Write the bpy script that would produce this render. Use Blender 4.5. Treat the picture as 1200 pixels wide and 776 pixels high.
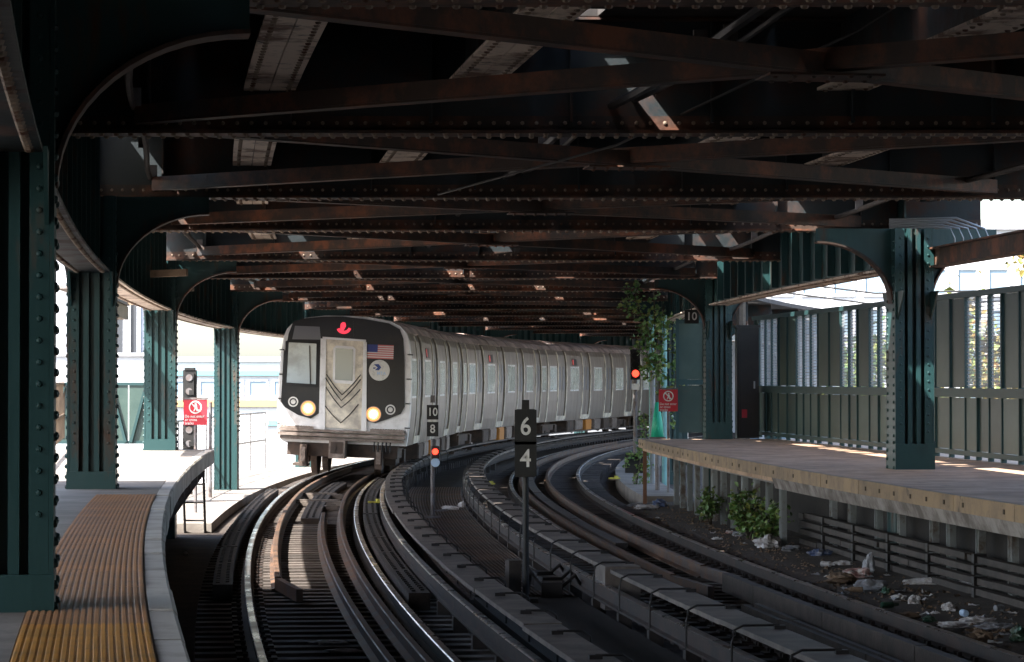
import bpy, math, random
from mathutils import Vector, Matrix, noise as mnoise
from bisect import bisect_left
R = math.radians
random.seed(7)
for _o in list(bpy.data.objects):
    bpy.data.objects.remove(_o)
scene = bpy.context.scene
COL = scene.collection

# ------------------------------------------------------------------ camera, sky, sun, exposure
CAM_Z = 2.2
cam_d = bpy.data.cameras.new('camera')
cam = bpy.data.objects.new('camera', cam_d)
COL.objects.link(cam)
cam_d.sensor_width = 36.0
cam_d.lens = 99.0
cam_d.clip_start = 0.1
cam_d.clip_end = 6000
cam.location = (0, 0, CAM_Z)
cam.rotation_euler = (R(90.99), 0, 0)
scene.camera = cam

SUN_EL = R(50)
SUN_DIR = Vector((-math.cos(R(36)) * math.cos(SUN_EL), -math.sin(R(36)) * math.cos(SUN_EL), math.sin(SUN_EL)))  # towards the sun: from the left, a little behind
world = bpy.data.worlds.new('World')
scene.world = world
world.use_nodes = True
wn = world.node_tree
wn.nodes.clear()
w_out = wn.nodes.new('ShaderNodeOutputWorld')
w_bg = wn.nodes.new('ShaderNodeBackground')
w_sky = wn.nodes.new('ShaderNodeTexSky')
w_sky.sky_type = 'NISHITA'
w_sky.sun_disc = False
w_sky.sun_elevation = SUN_EL
w_sky.sun_rotation = math.atan2(SUN_DIR.x, SUN_DIR.y)
w_sky.air_density = 1.0
w_sky.dust_density = 2.6
w_sky.ozone_density = 0.3
w_bg.inputs['Strength'].default_value = 0.15
wn.links.new(w_sky.outputs[0], w_bg.inputs[0])
wn.links.new(w_bg.outputs[0], w_out.inputs[0])

sun_d = bpy.data.lights.new('sun', 'SUN')
sun_d.energy = 4.2
sun_d.angle = R(0.53)
sun_d.color = (1.0, 0.95, 0.88)
sun = bpy.data.objects.new('sun', sun_d)
COL.objects.link(sun)
sun.location = (-20, -10, 40)
sun.rotation_euler = (-SUN_DIR).to_track_quat('-Z', 'Y').to_euler()

vs = scene.view_settings
vs.view_transform = 'Standard'
vs.look = 'None'
vs.gamma = 1.0
vs.exposure = 2.5
scene.render.engine = 'CYCLES'
scene.cycles.use_denoising = True
scene.cycles.max_bounces = 10
scene.cycles.diffuse_bounces = 6
scene.cycles.glossy_bounces = 4
scene.cycles.sample_clamp_indirect = 6.0

# ------------------------------------------------------------------ helpers: the curve of the line
DS = 0.05
S_MIN, S_MAX = -25.0, 210.0
def curv(s):
    if s < 50: return 0.0026
    if s < 55: return 0.0026 + (s - 50) / 5 * 0.0021
    return 0.0047
_pts = {}
def _integrate():
    n0 = int(round((41.7 - S_MIN) / DS)); n1 = int(round((S_MAX - 41.7) / DS))
    a = [( -3.03, 41.7, math.atan(-0.068))]
    x, y, h = a[0]; s = 41.7
    for i in range(n1):
        h += curv(s) * DS; x += math.sin(h) * DS; y += math.cos(h) * DS; s += DS
        a.append((x, y, h))
    b = []
    x, y, h = a[0]; s = 41.7
    for i in range(n0):
        h -= curv(s) * DS; x -= math.sin(h) * DS; y -= math.cos(h) * DS; s -= DS
        b.append((x, y, h))
    return b[::-1] + a
CURVE = _integrate()
def at_s(s):
    t = (s - S_MIN) / DS
    i = max(0, min(len(CURVE) - 2, int(t)))
    f = t - i
    a, b = CURVE[i], CURVE[i + 1]
    return (a[0] + (b[0] - a[0]) * f, a[1] + (b[1] - a[1]) * f, a[2] + (b[2] - a[2]) * f)
def P(s, u, z):
    """point at s metres along the line, u metres to the right of the train's track centre, z above rail top"""
    x, y, h = at_s(s)
    return Vector((x + math.cos(h) * u, y - math.sin(h) * u, z))
def heading(s): return at_s(s)[2]
def frames(s, a, b):
    return a

# ------------------------------------------------------------------ helpers: meshes and things
class MB:
    def __init__(self): self.v = []; self.f = []; self.m = []
    def add(self, vs_, fs, mi=0):
        o = len(self.v)
        self.v += [tuple(p) for p in vs_]
        self.f += [tuple(i + o for i in f) for f in fs]
        self.m += [mi] * len(fs)
        return self
    def box(self, c, s, rz=0.0, mi=0, M=None):
        hx, hy, hz = s[0] / 2, s[1] / 2, s[2] / 2
        vs_ = []
        for dz in (-hz, hz):
            for dx, dy in ((-hx, -hy), (hx, -hy), (hx, hy), (-hx, hy)):
                p = Vector((dx, dy, dz))
                if M is not None: p = M @ p
                elif rz: p = Vector((dx * math.cos(rz) - dy * math.sin(rz), dx * math.sin(rz) + dy * math.cos(rz), dz))
                vs_.append(p + Vector(c))
        return self.add(vs_, [(3, 2, 1, 0), (4, 5, 6, 7), (0, 1, 5, 4), (1, 2, 6, 5), (2, 3, 7, 6), (3, 0, 4, 7)], mi)
    def beam(self, p0, p1, w, h, up=(0, 0, 1), mi=0):
        """box from p0 to p1, w wide sideways, h along up"""
        p0, p1 = Vector(p0), Vector(p1)
        d = (p1 - p0); L = d.length; d = d / L
        up = Vector(up)
        side = d.cross(up)
        if side.length < 1e-5: side = d.cross(Vector((1, 0, 0)))
        side.normalize(); upp = side.cross(d)
        M = Matrix((side, d, upp)).transposed()
        return self.box((p0 + p1) / 2, (w, L, h), M=M, mi=mi)
    def tube(self, pts, r, n=6, mi=0, cap=True):
        pts = [Vector(p) for p in pts]
        rs = r if isinstance(r, (list, tuple)) else [r] * len(pts)
        vs_, fs = [], []
        ref = Vector((0.13, 0.31, 0.94))
        for i, p in enumerate(pts):
            d = (pts[min(i + 1, len(pts) - 1)] - pts[max(i - 1, 0)]).normalized()
            a = d.cross(ref)
            if a.length < 0.1: a = d.cross(Vector((1, 0, 0)))
            a.normalize(); b = d.cross(a)
            for k in range(n):
                t = 2 * math.pi * k / n
                vs_.append(p + (a * math.cos(t) + b * math.sin(t)) * rs[i])
        for i in range(len(pts) - 1):
            for k in range(n):
                fs.append((i * n + k, i * n + (k + 1) % n, (i + 1) * n + (k + 1) % n, (i + 1) * n + k))
        if cap:
            fs.append(tuple(range(n))[::-1]); fs.append(tuple((len(pts) - 1) * n + k for k in range(n)))
        return self.add(vs_, fs, mi)
    def rivet(self, c, nrm, r=0.02, h=0.014, n=6, mi=0):
        c = Vector(c); nrm = Vector(nrm).normalized()
        a = nrm.cross(Vector((0.3, 0.2, 0.93)))
        if a.length < 0.1: a = nrm.cross(Vector((1, 0, 0)))
        a.normalize(); b = nrm.cross(a)
        vs_ = []
        for rr, hh in ((r, -0.002), (r * 0.72, h * 0.75)):
            for k in range(n):
                t = 2 * math.pi * k / n
                vs_.append(c + (a * math.cos(t) + b * math.sin(t)) * rr + nrm * hh)
        vs_.append(c + nrm * h)
        fs = [(k, (k + 1) % n, n + (k + 1) % n, n + k) for k in range(n)] + [(n + k, n + (k + 1) % n, 2 * n) for k in range(n)]
        return self.add(vs_, fs, mi)
    def prism(self, poly, y0, y1, mi=0, axes='xz', off=0.0):
        """polygon (a,b) in a plane, extruded along the third axis"""
        n = len(poly); vs_ = []
        for t in (y0, y1):
            for a, b in poly:
                vs_.append((a, t, b) if axes == 'xz' else ((t, a, b) if axes == 'yz' else (a, b, t)))
        fs = [tuple(range(n)), tuple(range(n, 2 * n))[::-1]]
        for k in range(n): fs.append((k, n + k, n + (k + 1) % n, (k + 1) % n))
        return self.add(vs_, fs, mi)
    def sweep(self, prof, s0, s1, ds=1.0, mi=None, smooth=None):
        """closed profile [(u,z)...] carried along the line; mi: list of material index per profile edge"""
        n = len(prof); N = max(1, int(math.ceil((s1 - s0) / ds)))
        vs_ = []
        for i in range(N + 1):
            s = s0 + (s1 - s0) * i / N
            for u, z in prof: vs_.append(P(s, u, z))
        o = len(self.v); self.v += [tuple(p) for p in vs_]
        for i in range(N):
            for k in range(n):
                self.f.append((o + i * n + k, o + i * n + (k + 1) % n, o + (i + 1) * n + (k + 1) % n, o + (i + 1) * n + k))
                self.m.append(mi[k] if mi else 0)
        self.f.append(tuple(o + k for k in range(n))[::-1]); self.m.append(mi[0] if mi else 0)
        self.f.append(tuple(o + N * n + k for k in range(n))); self.m.append(mi[0] if mi else 0)
        return self
    def rect(self, u0, u1, z0, z1, s0, s1, ds=1.0):
        return self.sweep([(u0, z0), (u0, z1), (u1, z1), (u1, z0)], s0, s1, ds)

def root_loc(o):
    v = Vector((0, 0, 0))
    while o is not None:
        v += o.location; o = o.parent
    return v
def to_mesh(name, mb, mats, off=None, smooth=False):
    me = bpy.data.meshes.new(name)
    vs_ = mb.v if off is None else [(a - off.x, b - off.y, c - off.z) for a, b, c in mb.v]
    me.from_pydata(vs_, [], mb.f)
    mats = mats if isinstance(mats, (list, tuple)) else [mats]
    for m in mats: me.materials.append(M_[m])
    if len(mats) > 1: me.polygons.foreach_set('material_index', mb.m)
    if smooth: me.polygons.foreach_set('use_smooth', [True] * len(me.polygons))
    me.update()
    return me
def obj(name, mb, mats, parent=None, local=False, smooth=False, kind=None, label=None):
    """ONE mesh object; world coordinates unless local"""
    off = None if local or parent is None else root_loc(parent)
    o = bpy.data.objects.new(name, to_mesh(name, mb, mats, off, smooth))
    COL.objects.link(o)
    o.parent = parent
    if kind: o['kind'] = kind
    if label: o['label'] = label
    return o
def tag(o, label, cat, group=None):
    o['label'] = label; o['category'] = cat
    if group: o['group'] = group
    return o
def thing(name, label, cat, loc=(0, 0, 0), rz=0.0, group=None, rot=None):
    o = bpy.data.objects.new(name, None)
    COL.objects.link(o)
    o.empty_display_size = 0.2
    o.location = loc
    o.rotation_euler = rot if rot else (0, 0, rz)
    return tag(o, label, cat, group)
def whole(name, mb, mats, label, cat, group=None, smooth=False):
    return tag(obj(name, mb, mats, None, smooth=smooth), label, cat, group)
def struct(name, mb, mats, parent=None):
    o = obj(name, mb, mats, parent)
    if parent is None: o['kind'] = 'structure'
    return o
def kid(src, parent, loc=None, rot=None):
    c = src.copy(); COL.objects.link(c); c.parent = parent
    if loc is not None: c.location = loc
    if rot is not None: c.rotation_euler = rot
    return c
def dup(root, loc, rz=0.0, label=None, group=None, rot=None):
    r = root.copy(); COL.objects.link(r); r.location = loc; r.rotation_euler = rot if rot else (0, 0, rz)
    if label: r['label'] = label
    if group: r['group'] = group
    for ch in list(root.children):
        c = ch.copy(); COL.objects.link(c); c.parent = r
        for g in list(ch.children):
            d = g.copy(); COL.objects.link(d); d.parent = c
    return r
def text_mb(txt, size, depth=0.004, spacing=1.0):
    cu = bpy.data.curves.new('lettering', 'FONT')
    cu.body = txt; cu.size = size; cu.extrude = depth / 2
    cu.align_x = 'CENTER'; cu.align_y = 'CENTER'; cu.space_character = spacing; cu.resolution_u = 4
    cu.offset = size * 0.012
    o = bpy.data.objects.new('lettering', cu); COL.objects.link(o)
    dg = bpy.context.evaluated_depsgraph_get()
    me = o.evaluated_get(dg).to_mesh()
    vs_ = [tuple(v.co) for v in me.vertices]; fs = [tuple(p.vertices) for p in me.polygons]
    o.evaluated_get(dg).to_mesh_clear()
    bpy.data.objects.remove(o)
    bpy.data.curves.remove(cu)
    return vs_, fs
def text_on(mb, txt, size, c, rz=0.0, depth=0.004, mi=0, stretch=1.0):
    """lettering standing upright facing -Y (turned by rz)"""
    vs_, fs = text_mb(txt, size, depth)
    out = []
    for x, y, z in vs_:
        x *= stretch
        p = Vector((x, -z, y))
        p = Vector((p.x * math.cos(rz) - p.y * math.sin(rz), p.x * math.sin(rz) + p.y * math.cos(rz), p.z))
        out.append(p + Vector(c))
    return mb.add(out, fs, mi)
def disc(mb, c, r, y0, y1, n=24, mi=0):
    """disc facing -Y"""
    poly = [(c[0] + r * math.cos(2 * math.pi * k / n), c[1] + r * math.sin(2 * math.pi * k / n)) for k in range(n)]
    return mb.prism(poly, y0, y1, mi)
def ring(mb, c, r0, r1, y0, y1, n=28, mi=0):
    vs_, fs = [], []
    for k in range(n):
        t = 2 * math.pi * k / n
        for r in (r0, r1):
            for y in (y0, y1): vs_.append((c[0] + r * math.cos(t), y, c[1] + r * math.sin(t)))
    for k in range(n):
        a = 4 * k; b = 4 * ((k + 1) % n)
        fs += [(a, b, b + 2, a + 2), (a + 1, a + 3, b + 3, b + 1), (a + 2, b + 2, b + 3, a + 3), (a, a + 1, b + 1, b)]
    return mb.add(vs_, fs, mi)

# ------------------------------------------------------------------ materials
M_ = {}
def mat(name, col, rough=0.6, metal=0.0, col2=None, scale=6.0, amt=(0.4, 0.62), bump=0.0, bscale=40.0, stretch=None, emit=None, estr=0.0,
        col3=None, scale3=2.0, amt3=(0.55, 0.7), vary=0.0, spec=0.5, rough2=None, detail=8.0):
    m = bpy.data.materials.new(name); m.use_nodes = True
    nt = m.node_tree; nd = nt.nodes; ln = nt.links
    b = nd['Principled BSDF']
    b.inputs['Base Color'].default_value = (*col, 1); b.inputs['Roughness'].default_value = rough
    b.inputs['Metallic'].default_value = metal; b.inputs['Specular IOR Level'].default_value = spec
    cur = None
    tc = nd.new('ShaderNodeTexCoord'); geo = nd.new('ShaderNodeNewGeometry'); mp = nd.new('ShaderNodeMapping')
    ln.new(geo.outputs['Position'], mp.inputs[0])
    if stretch: mp.inputs['Scale'].default_value = stretch
    def layer(base, c, sc, am):
        n = nd.new('ShaderNodeTexNoise'); n.inputs['Scale'].default_value = sc; n.inputs['Detail'].default_value = detail; n.inputs['Roughness'].default_value = 0.65
        ln.new(mp.outputs[0], n.inputs[0])
        r = nd.new('ShaderNodeMapRange'); r.inputs[1].default_value = am[0]; r.inputs[2].default_value = am[1]
        ln.new(n.outputs['Fac'], r.inputs[0])
        x = nd.new('ShaderNodeMix'); x.data_type = 'RGBA'
        ln.new(r.outputs[0], x.inputs['Factor'])
        if base is None: x.inputs['A'].default_value = (*col, 1)
        else: ln.new(base, x.inputs['A'])
        x.inputs['B'].default_value = (*c, 1)
        return x.outputs['Result'], r.outputs[0]
    fac = None
    if col2: cur, fac = layer(cur, col2, scale, amt)
    if col3: cur, _ = layer(cur, col3, scale3, amt3)
    if vary:
        oi = nd.new('ShaderNodeObjectInfo'); hv = nd.new('ShaderNodeHueSaturation')
        r = nd.new('ShaderNodeMapRange'); r.inputs[3].default_value = 1 - vary; r.inputs[4].default_value = 1 + vary
        ln.new(oi.outputs['Random'], r.inputs[0]); ln.new(r.outputs[0], hv.inputs['Value'])
        if cur is None: hv.inputs['Color'].default_value = (*col, 1)
        else: ln.new(cur, hv.inputs['Color'])
        cur = hv.outputs[0]
    if cur is not None: ln.new(cur, b.inputs['Base Color'])
    if rough2 is not None and fac is not None:
        r = nd.new('ShaderNodeMapRange'); r.inputs[3].default_value = rough; r.inputs[4].default_value = rough2
        ln.new(fac, r.inputs[0]); ln.new(r.outputs[0], b.inputs['Roughness'])
    if bump:
        n = nd.new('ShaderNodeTexNoise'); n.inputs['Scale'].default_value = bscale; n.inputs['Detail'].default_value = 6
        ln.new(mp.outputs[0], n.inputs[0])
        bp = nd.new('ShaderNodeBump'); bp.inputs['Strength'].default_value = bump; bp.inputs['Distance'].default_value = 0.02
        ln.new(n.outputs['Fac'], bp.inputs['Height']); ln.new(bp.outputs[0], b.inputs['Normal'])
    if emit:
        b.inputs['Emission Color'].default_value = (*emit, 1); b.inputs['Emission Strength'].default_value = estr
    M_[name] = m
    return m
RUST = (0.13, 0.045, 0.02)
mat('green_steel', (0.022, 0.066, 0.068), 0.45, col2=(0.10, 0.05, 0.03), scale=3.0, amt=(0.60, 0.72), col3=(0.012, 0.034, 0.036), scale3=1.2, bump=0.15, bscale=14, rough2=0.8)
mat('teal_steel', (0.015, 0.052, 0.054), 0.42, stretch=(1, 1, 0.22), col2=(0.085, 0.042, 0.024), scale=5.0, amt=(0.56, 0.70), col3=(0.010, 0.030, 0.031), scale3=1.8, bump=0.12, bscale=14, rough2=0.8)
mat('girder_steel', (0.012, 0.019, 0.023), 0.55, col2=(0.065, 0.025, 0.014), scale=1.6, amt=(0.5, 0.66), col3=(0.008, 0.011, 0.013), scale3=0.7, amt3=(0.5, 0.65), bump=0.2, bscale=10, rough2=0.85)
mat('peeling_lit_steel', (0.72, 0.60, 0.50), 0.7, col2=(0.16, 0.08, 0.05), scale=2.2, amt=(0.50, 0.62), col3=(0.05, 0.045, 0.045), scale3=5.0, amt3=(0.56, 0.68), bump=0.25, bscale=12)  # peeling paint, raised pale to stand for light from below
mat('brace_steel', (0.050, 0.029, 0.020), 0.65, col2=(0.17, 0.058, 0.026), scale=2.4, amt=(0.46, 0.63), col3=(0.018, 0.019, 0.021), scale3=1.0, amt3=(0.5, 0.66), bump=0.3, bscale=12, vary=0.45)
mat('rivet_glint_steel', (0.26, 0.20, 0.15), 0.6, col2=(0.10, 0.04, 0.02), scale=4, amt=(0.5, 0.6))  # paler than the girders: caught light put into the rivet colour
mat('deck_timber', (0.045, 0.04, 0.038), 0.9, col2=(0.025, 0.022, 0.02), scale=3, vary=0.3)
mat('rail_side', (0.013, 0.010, 0.009), 0.75, col2=(0.035, 0.02, 0.014), scale=2.5, bump=0.2)
mat('rail_top', (0.62, 0.64, 0.68), 0.24, 1.0, col2=(0.40, 0.37, 0.35), scale=1.5, rough2=0.4)
mat('guard_rail', (0.05, 0.036, 0.029), 0.5, 0.3, col2=(0.16, 0.09, 0.055), scale=2.0, bump=0.2, rough2=0.7)
mat('tie_wood', (0.055, 0.042, 0.036), 0.85, col2=(0.09, 0.075, 0.065), scale=5, stretch=(1, 4, 4), vary=0.35, bump=0.3)
mat('guard_timber', (0.048, 0.035, 0.027), 0.85, col2=(0.025, 0.019, 0.015), scale=4, vary=0.15, bump=0.3)
mat('board', (0.135, 0.11, 0.093), 0.6, col2=(0.06, 0.048, 0.04), scale=3.0, vary=0.18, bump=0.2)
mat('bracket_iron', (0.02, 0.018, 0.018), 0.5)
mat('bed', (0.042, 0.032, 0.026), 0.95, col2=(0.08, 0.06, 0.046), scale=2.5, amt=(0.45, 0.7), col3=(0.03, 0.026, 0.024), scale3=0.8, bump=0.9, bscale=25)
mat('concrete', (0.24, 0.215, 0.19), 0.85, col2=(0.15, 0.13, 0.115), scale=1.3, col3=(0.12, 0.105, 0.095), scale3=3.0, amt3=(0.6, 0.75), bump=0.2, bscale=30)
mat('edge_concrete', (0.52, 0.49, 0.45), 0.65, col2=(0.32, 0.28, 0.24), scale=2.0, amt=(0.45, 0.65), bump=0.15, vary=0.12)
mat('platform_right', (0.44, 0.295, 0.20), 0.8, col2=(0.27, 0.17, 0.11), scale=1.6, amt=(0.42, 0.62), col3=(0.15, 0.11, 0.09), scale3=4.0, amt3=(0.56, 0.7), bump=0.15, bscale=30)
mat('edge_yellow', (0.29, 0.205, 0.125), 0.75, col2=(0.17, 0.125, 0.09), scale=3.0, amt=(0.4, 0.65), col3=(0.10, 0.075, 0.06), scale3=5.0, amt3=(0.6, 0.7), vary=0.12)
mat('soffit', (0.30, 0.275, 0.26), 0.9, col2=(0.12, 0.10, 0.09), scale=2.5, amt=(0.4, 0.6), bump=0.4)
mat('slot_black', (0.05, 0.035, 0.025), 0.9)
mat('tactile_brown', (0.42, 0.205, 0.085), 0.6, col2=(0.28, 0.16, 0.09), scale=2.0, amt=(0.35, 0.65), col3=(0.11, 0.08, 0.065), scale3=6, amt3=(0.58, 0.72), vary=0.08)  # browner tone for the tiles beyond the near yellow ones
mat('tactile_yellow', (0.52, 0.25, 0.045), 0.6, col2=(0.36, 0.19, 0.05), scale=3.0, amt=(0.4, 0.65), col3=(0.12, 0.085, 0.06), scale3=7, amt3=(0.6, 0.72), vary=0.06)
mat('grating', (0.10, 0.095, 0.09), 0.6, 0.3, col2=(0.14, 0.10, 0.08), scale=1.5, vary=0.2)
mat('fence_panel', (0.028, 0.052, 0.046), 0.38, col2=(0.046, 0.074, 0.064), scale=0.9, col3=(0.07, 0.055, 0.042), scale3=3.0, amt3=(0.64, 0.76), vary=0.3, bump=0.08, bscale=5)
mat('fence_frame', (0.016, 0.048, 0.05), 0.45, col2=(0.06, 0.05, 0.04), scale=4, amt=(0.62, 0.74))
mat('wire', (0.42, 0.43, 0.45), 0.5, 0.4)
mat('stainless', (0.35, 0.305, 0.262), 0.34, 0.45, col2=(0.31, 0.265, 0.23), scale=2.6, amt=(0.42, 0.66), stretch=(1, 1, 0.16), rough2=0.5, col3=(0.20, 0.155, 0.125), scale3=1.3, amt3=(0.56, 0.75), bump=0.05, bscale=2.5)
mat('shaded_door_steel', (0.25, 0.215, 0.185), 0.42, 0.5, col2=(0.38, 0.35, 0.32), scale=1.6, amt=(0.4, 0.65), stretch=(1, 1, 0.35))  # darker than the panels: shade of the door recess put into colour
mat('roof_steel', (0.72, 0.60, 0.56), 0.6, 0.15, col2=(0.36, 0.29, 0.27), scale=1.2)
mat('car_white', (0.84, 0.83, 0.83), 0.4, 0.1, col2=(0.55, 0.53, 0.52), scale=2.5, amt=(0.5, 0.7))
mat('car_cream', (0.90, 0.82, 0.68), 0.45, 0.1, col2=(0.48, 0.43, 0.37), scale=3)
mat('car_black', (0.010, 0.010, 0.012), 0.30, col2=(0.022, 0.018, 0.016), scale=3, amt=(0.5, 0.7))
mat('car_grey', (0.20, 0.20, 0.215), 0.4)
mat('rubber', (0.012, 0.012, 0.012), 0.7)
mat('car_glass', (0.26, 0.31, 0.31), 0.06, 0.0, spec=1.0)
mat('lit_reflection_glass', (0.12, 0.14, 0.14), 0.06, 0.0, spec=1.0, col2=(0.34, 0.37, 0.36), scale=1.6, amt=(0.42, 0.58), emit=(0.9, 1.0, 0.95), estr=0.03)  # pale noise paints uneven reflections, a faint glow lifts the pane
mat('under_steel', (0.06, 0.045, 0.038), 0.75, col2=(0.11, 0.07, 0.05), scale=4, vary=0.3)
mat('anticlimber', (0.30, 0.25, 0.22), 0.55, 0.4, col2=(0.16, 0.12, 0.10), scale=6)
mat('orange_lit_box', (0.55, 0.22, 0.04), 0.6)  # orange stands for warm light on an underfloor piece
mat('white_paint', (0.78, 0.78, 0.76), 0.6)
mat('blue_paint', (0.03, 0.06, 0.22), 0.5)
mat('flag_red', (0.60, 0.16, 0.16), 0.5)
mat('flag_white', (0.75, 0.70, 0.69), 0.5)
mat('flag_blue', (0.04, 0.06, 0.25), 0.5)
mat('headlamp_halo', (0.5, 0.35, 0.2), 0.3, emit=(1.0, 0.36, 0.07), estr=0.17)  # orange halo around the lamp, painted as a glowing disc
mat('headlamp_glow', (1, 0.7, 0.4), 0.3, emit=(1.0, 0.52, 0.15), estr=0.45)  # inner part of the painted lamp glow
mat('headlamp_core', (1, 0.9, 0.7), 0.3, emit=(1.0, 0.78, 0.44), estr=8.0)
mat('red_lamp', (0.6, 0.02, 0.01), 0.3, emit=(1.0, 0.03, 0.015), estr=1.3)
mat('red_led', (0.4, 0.02, 0.03), 0.4, emit=(1.0, 0.05, 0.09), estr=0.22)
mat('side_led', (0.4, 0.05, 0.05), 0.4, emit=(1.0, 0.12, 0.10), estr=0.06)
mat('cab_sky_glass', (0.34, 0.43, 0.48), 0.05, spec=1.0, col2=(0.20, 0.25, 0.28), scale=1.1, amt=(0.45, 0.6))  # pale blue and darker noise paint the sky reflected in the pane
mat('sign_black', (0.007, 0.007, 0.007), 0.6, col2=(0.014, 0.013, 0.012), scale=6)
mat('sign_white', (0.72, 0.71, 0.68), 0.6, col2=(0.5, 0.48, 0.45), scale=14, amt=(0.5, 0.7))
mat('sign_red', (0.55, 0.022, 0.04), 0.5, col2=(0.45, 0.03, 0.045), scale=5)
mat('plate_blue', (0.45, 0.60, 0.80), 0.4)
mat('post_grey', (0.16, 0.16, 0.17), 0.6, col2=(0.10, 0.07, 0.06), scale=5)
mat('post_light', (0.26, 0.28, 0.285), 0.7, col2=(0.13, 0.10, 0.08), scale=4, amt=(0.5, 0.65), vary=0.2)
mat('post_rust', (0.17, 0.085, 0.05), 0.8)
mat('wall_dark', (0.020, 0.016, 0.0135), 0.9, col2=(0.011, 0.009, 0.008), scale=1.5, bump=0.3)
mat('conduit', (0.058, 0.045, 0.038), 0.7, col2=(0.03, 0.024, 0.02), scale=4, vary=0.2)
mat('pipe_grey', (0.35, 0.36, 0.37), 0.45, 0.5)
mat('leaf_a', (0.07, 0.15, 0.035), 0.5, col2=(0.11, 0.19, 0.045), scale=3)
mat('leaf_b', (0.13, 0.19, 0.045), 0.5, col2=(0.19, 0.20, 0.045), scale=2)
mat('leaf_autumn', (0.16, 0.13, 0.03), 0.6, col2=(0.24, 0.13, 0.03), scale=0.8, amt=(0.48, 0.6))
mat('bark', (0.10, 0.08, 0.06), 0.9, col2=(0.06, 0.05, 0.04), scale=8, bump=0.4)
mat('cone_green', (0.02, 0.42, 0.26), 0.5)
mat('tag_yellow', (0.42, 0.38, 0.05), 0.6)
mat('litter_white', (0.60, 0.60, 0.62), 0.6, col2=(0.28, 0.25, 0.23), scale=11, vary=0.15)
mat('litter_grey', (0.30, 0.32, 0.36), 0.6, col2=(0.18, 0.17, 0.17), scale=9, vary=0.3)
mat('litter_brown', (0.20, 0.13, 0.08), 0.8, col2=(0.12, 0.08, 0.05), scale=9, vary=0.3)
mat('litter_pink', (0.40, 0.22, 0.20), 0.7, col2=(0.5, 0.46, 0.44), scale=10, amt=(0.45, 0.6))
mat('litter_blue', (0.07, 0.10, 0.20), 0.6, col2=(0.25, 0.26, 0.3), scale=12, amt=(0.5, 0.6))
mat('litter_green', (0.025, 0.09, 0.055), 0.3, col2=(0.05, 0.06, 0.04), scale=9)
mat('street', (0.10, 0.095, 0.09), 0.9, col2=(0.07, 0.068, 0.065), scale=0.2)
mat('facade_pale', (0.5, 0.51, 0.53), 0.8, col2=(0.36, 0.37, 0.39), scale=0.5)
mat('facade_white', (0.56, 0.56, 0.57), 0.8, col2=(0.48, 0.48, 0.49), scale=0.4)
mat('band_teal', (0.12, 0.30, 0.34), 0.7)
mat('band_orange', (0.40, 0.24, 0.11), 0.7)
mat('window_dark', (0.05, 0.055, 0.065), 0.15)
mat('window_blue', (0.22, 0.30, 0.36), 0.2)
mat('brick_pale', (0.32, 0.22, 0.17), 0.9, col2=(0.36, 0.28, 0.23), scale=0.6)
mat('tan_rail', (0.30, 0.22, 0.15), 0.7, col2=(0.2, 0.14, 0.1), scale=4)
mat('teal_light', (0.16, 0.36, 0.36), 0.5, col2=(0.12, 0.26, 0.27), scale=3)
#END_MATERIALS

# ================================================================== SETTING
PLAT = 1.08
BED = -0.32
g = MB(); g.add([(-3000, -2000, -6.5), (3000, -2000, -6.5), (3000, 4000, -6.5), (-3000, 4000, -6.5)], [(0, 1, 2, 3)])
struct('ground', g, 'street')
mb = MB(); mb.rect(-3.4, 9.2, BED - 0.5, BED, -24, 205, 2.0)
struct('track_bed', mb, 'bed')

# ---- left platform
mb = MB()
mb.rect(-7.6, -2.245, 0.80, PLAT, -20, 45.4, 1.0)
mb.rect(-2.245, -1.66, 0.80, PLAT - 0.012, -20, 27.1, 1.0)
mb.rect(-2.245, -1.66, 0.80, PLAT - 0.001, 27.1, 45.4, 1.0)
left_platform = struct('left_platform', mb, 'concrete')
s = -6.0; k = 0
while s < 45.3:                                               # coping stones along the edge
    e = min(s + 1.52, 45.4)
    mb = MB(); d = random.uniform(-0.006, 0.006)
    mb.sweep([(-1.66 + 0.004, 0.86), (-1.66 + 0.004, PLAT + d), (-1.54, PLAT + d), (-1.52 + d, PLAT - 0.02), (-1.52 + d, 0.86)], s + 0.006, e - 0.006, 0.5)
    obj('coping_stone', mb, 'edge_concrete', left_platform)
    s = e
# tactile tiles: domed, each a tile of its own
def tile_mesh(m):
    mb = MB(); T = 0.575
    mb.box((0, 0, -0.005), (T, T, 0.012))
    n = 18
    for i in range(n):
        x = -T / 2 + (i + 0.5) * T / n
        for j in range(n):
            y = -T / 2 + (j + 0.5) * T / n
            a, b, h = 0.0115, 0.007, 0.007
            vs_ = [(x - a, y - a, 0.0005), (x + a, y - a, 0.0005), (x + a, y + a, 0.0005), (x - a, y + a, 0.0005),
                   (x - b, y - b, h), (x + b, y - b, h), (x + b, y + b, h), (x - b, y + b, h)]
            mb.add(vs_, [(4, 5, 6, 7), (0, 1, 5, 4), (1, 2, 6, 5), (2, 3, 7, 6), (3, 0, 4, 7)])
    return to_mesh('tactile_tile', mb, m)
tm_y, tm_w = tile_mesh('tactile_yellow'), tile_mesh('tactile_brown')
s = 6.0
while s < 27.0:
    o = bpy.data.objects.new('tactile_tile', tm_y if s < 12.9 else tm_w); COL.objects.link(o)
    o.parent = left_platform
    o.location = P(s + 0.29, -1.953, PLAT + 0.002 + random.uniform(-0.001, 0.001)); o.rotation_euler = (0, 0, -heading(s + 0.29))
    s += 0.582
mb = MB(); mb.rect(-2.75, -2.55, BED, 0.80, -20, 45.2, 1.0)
obj('foundation_wall', mb, 'wall_dark', left_platform)
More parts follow.
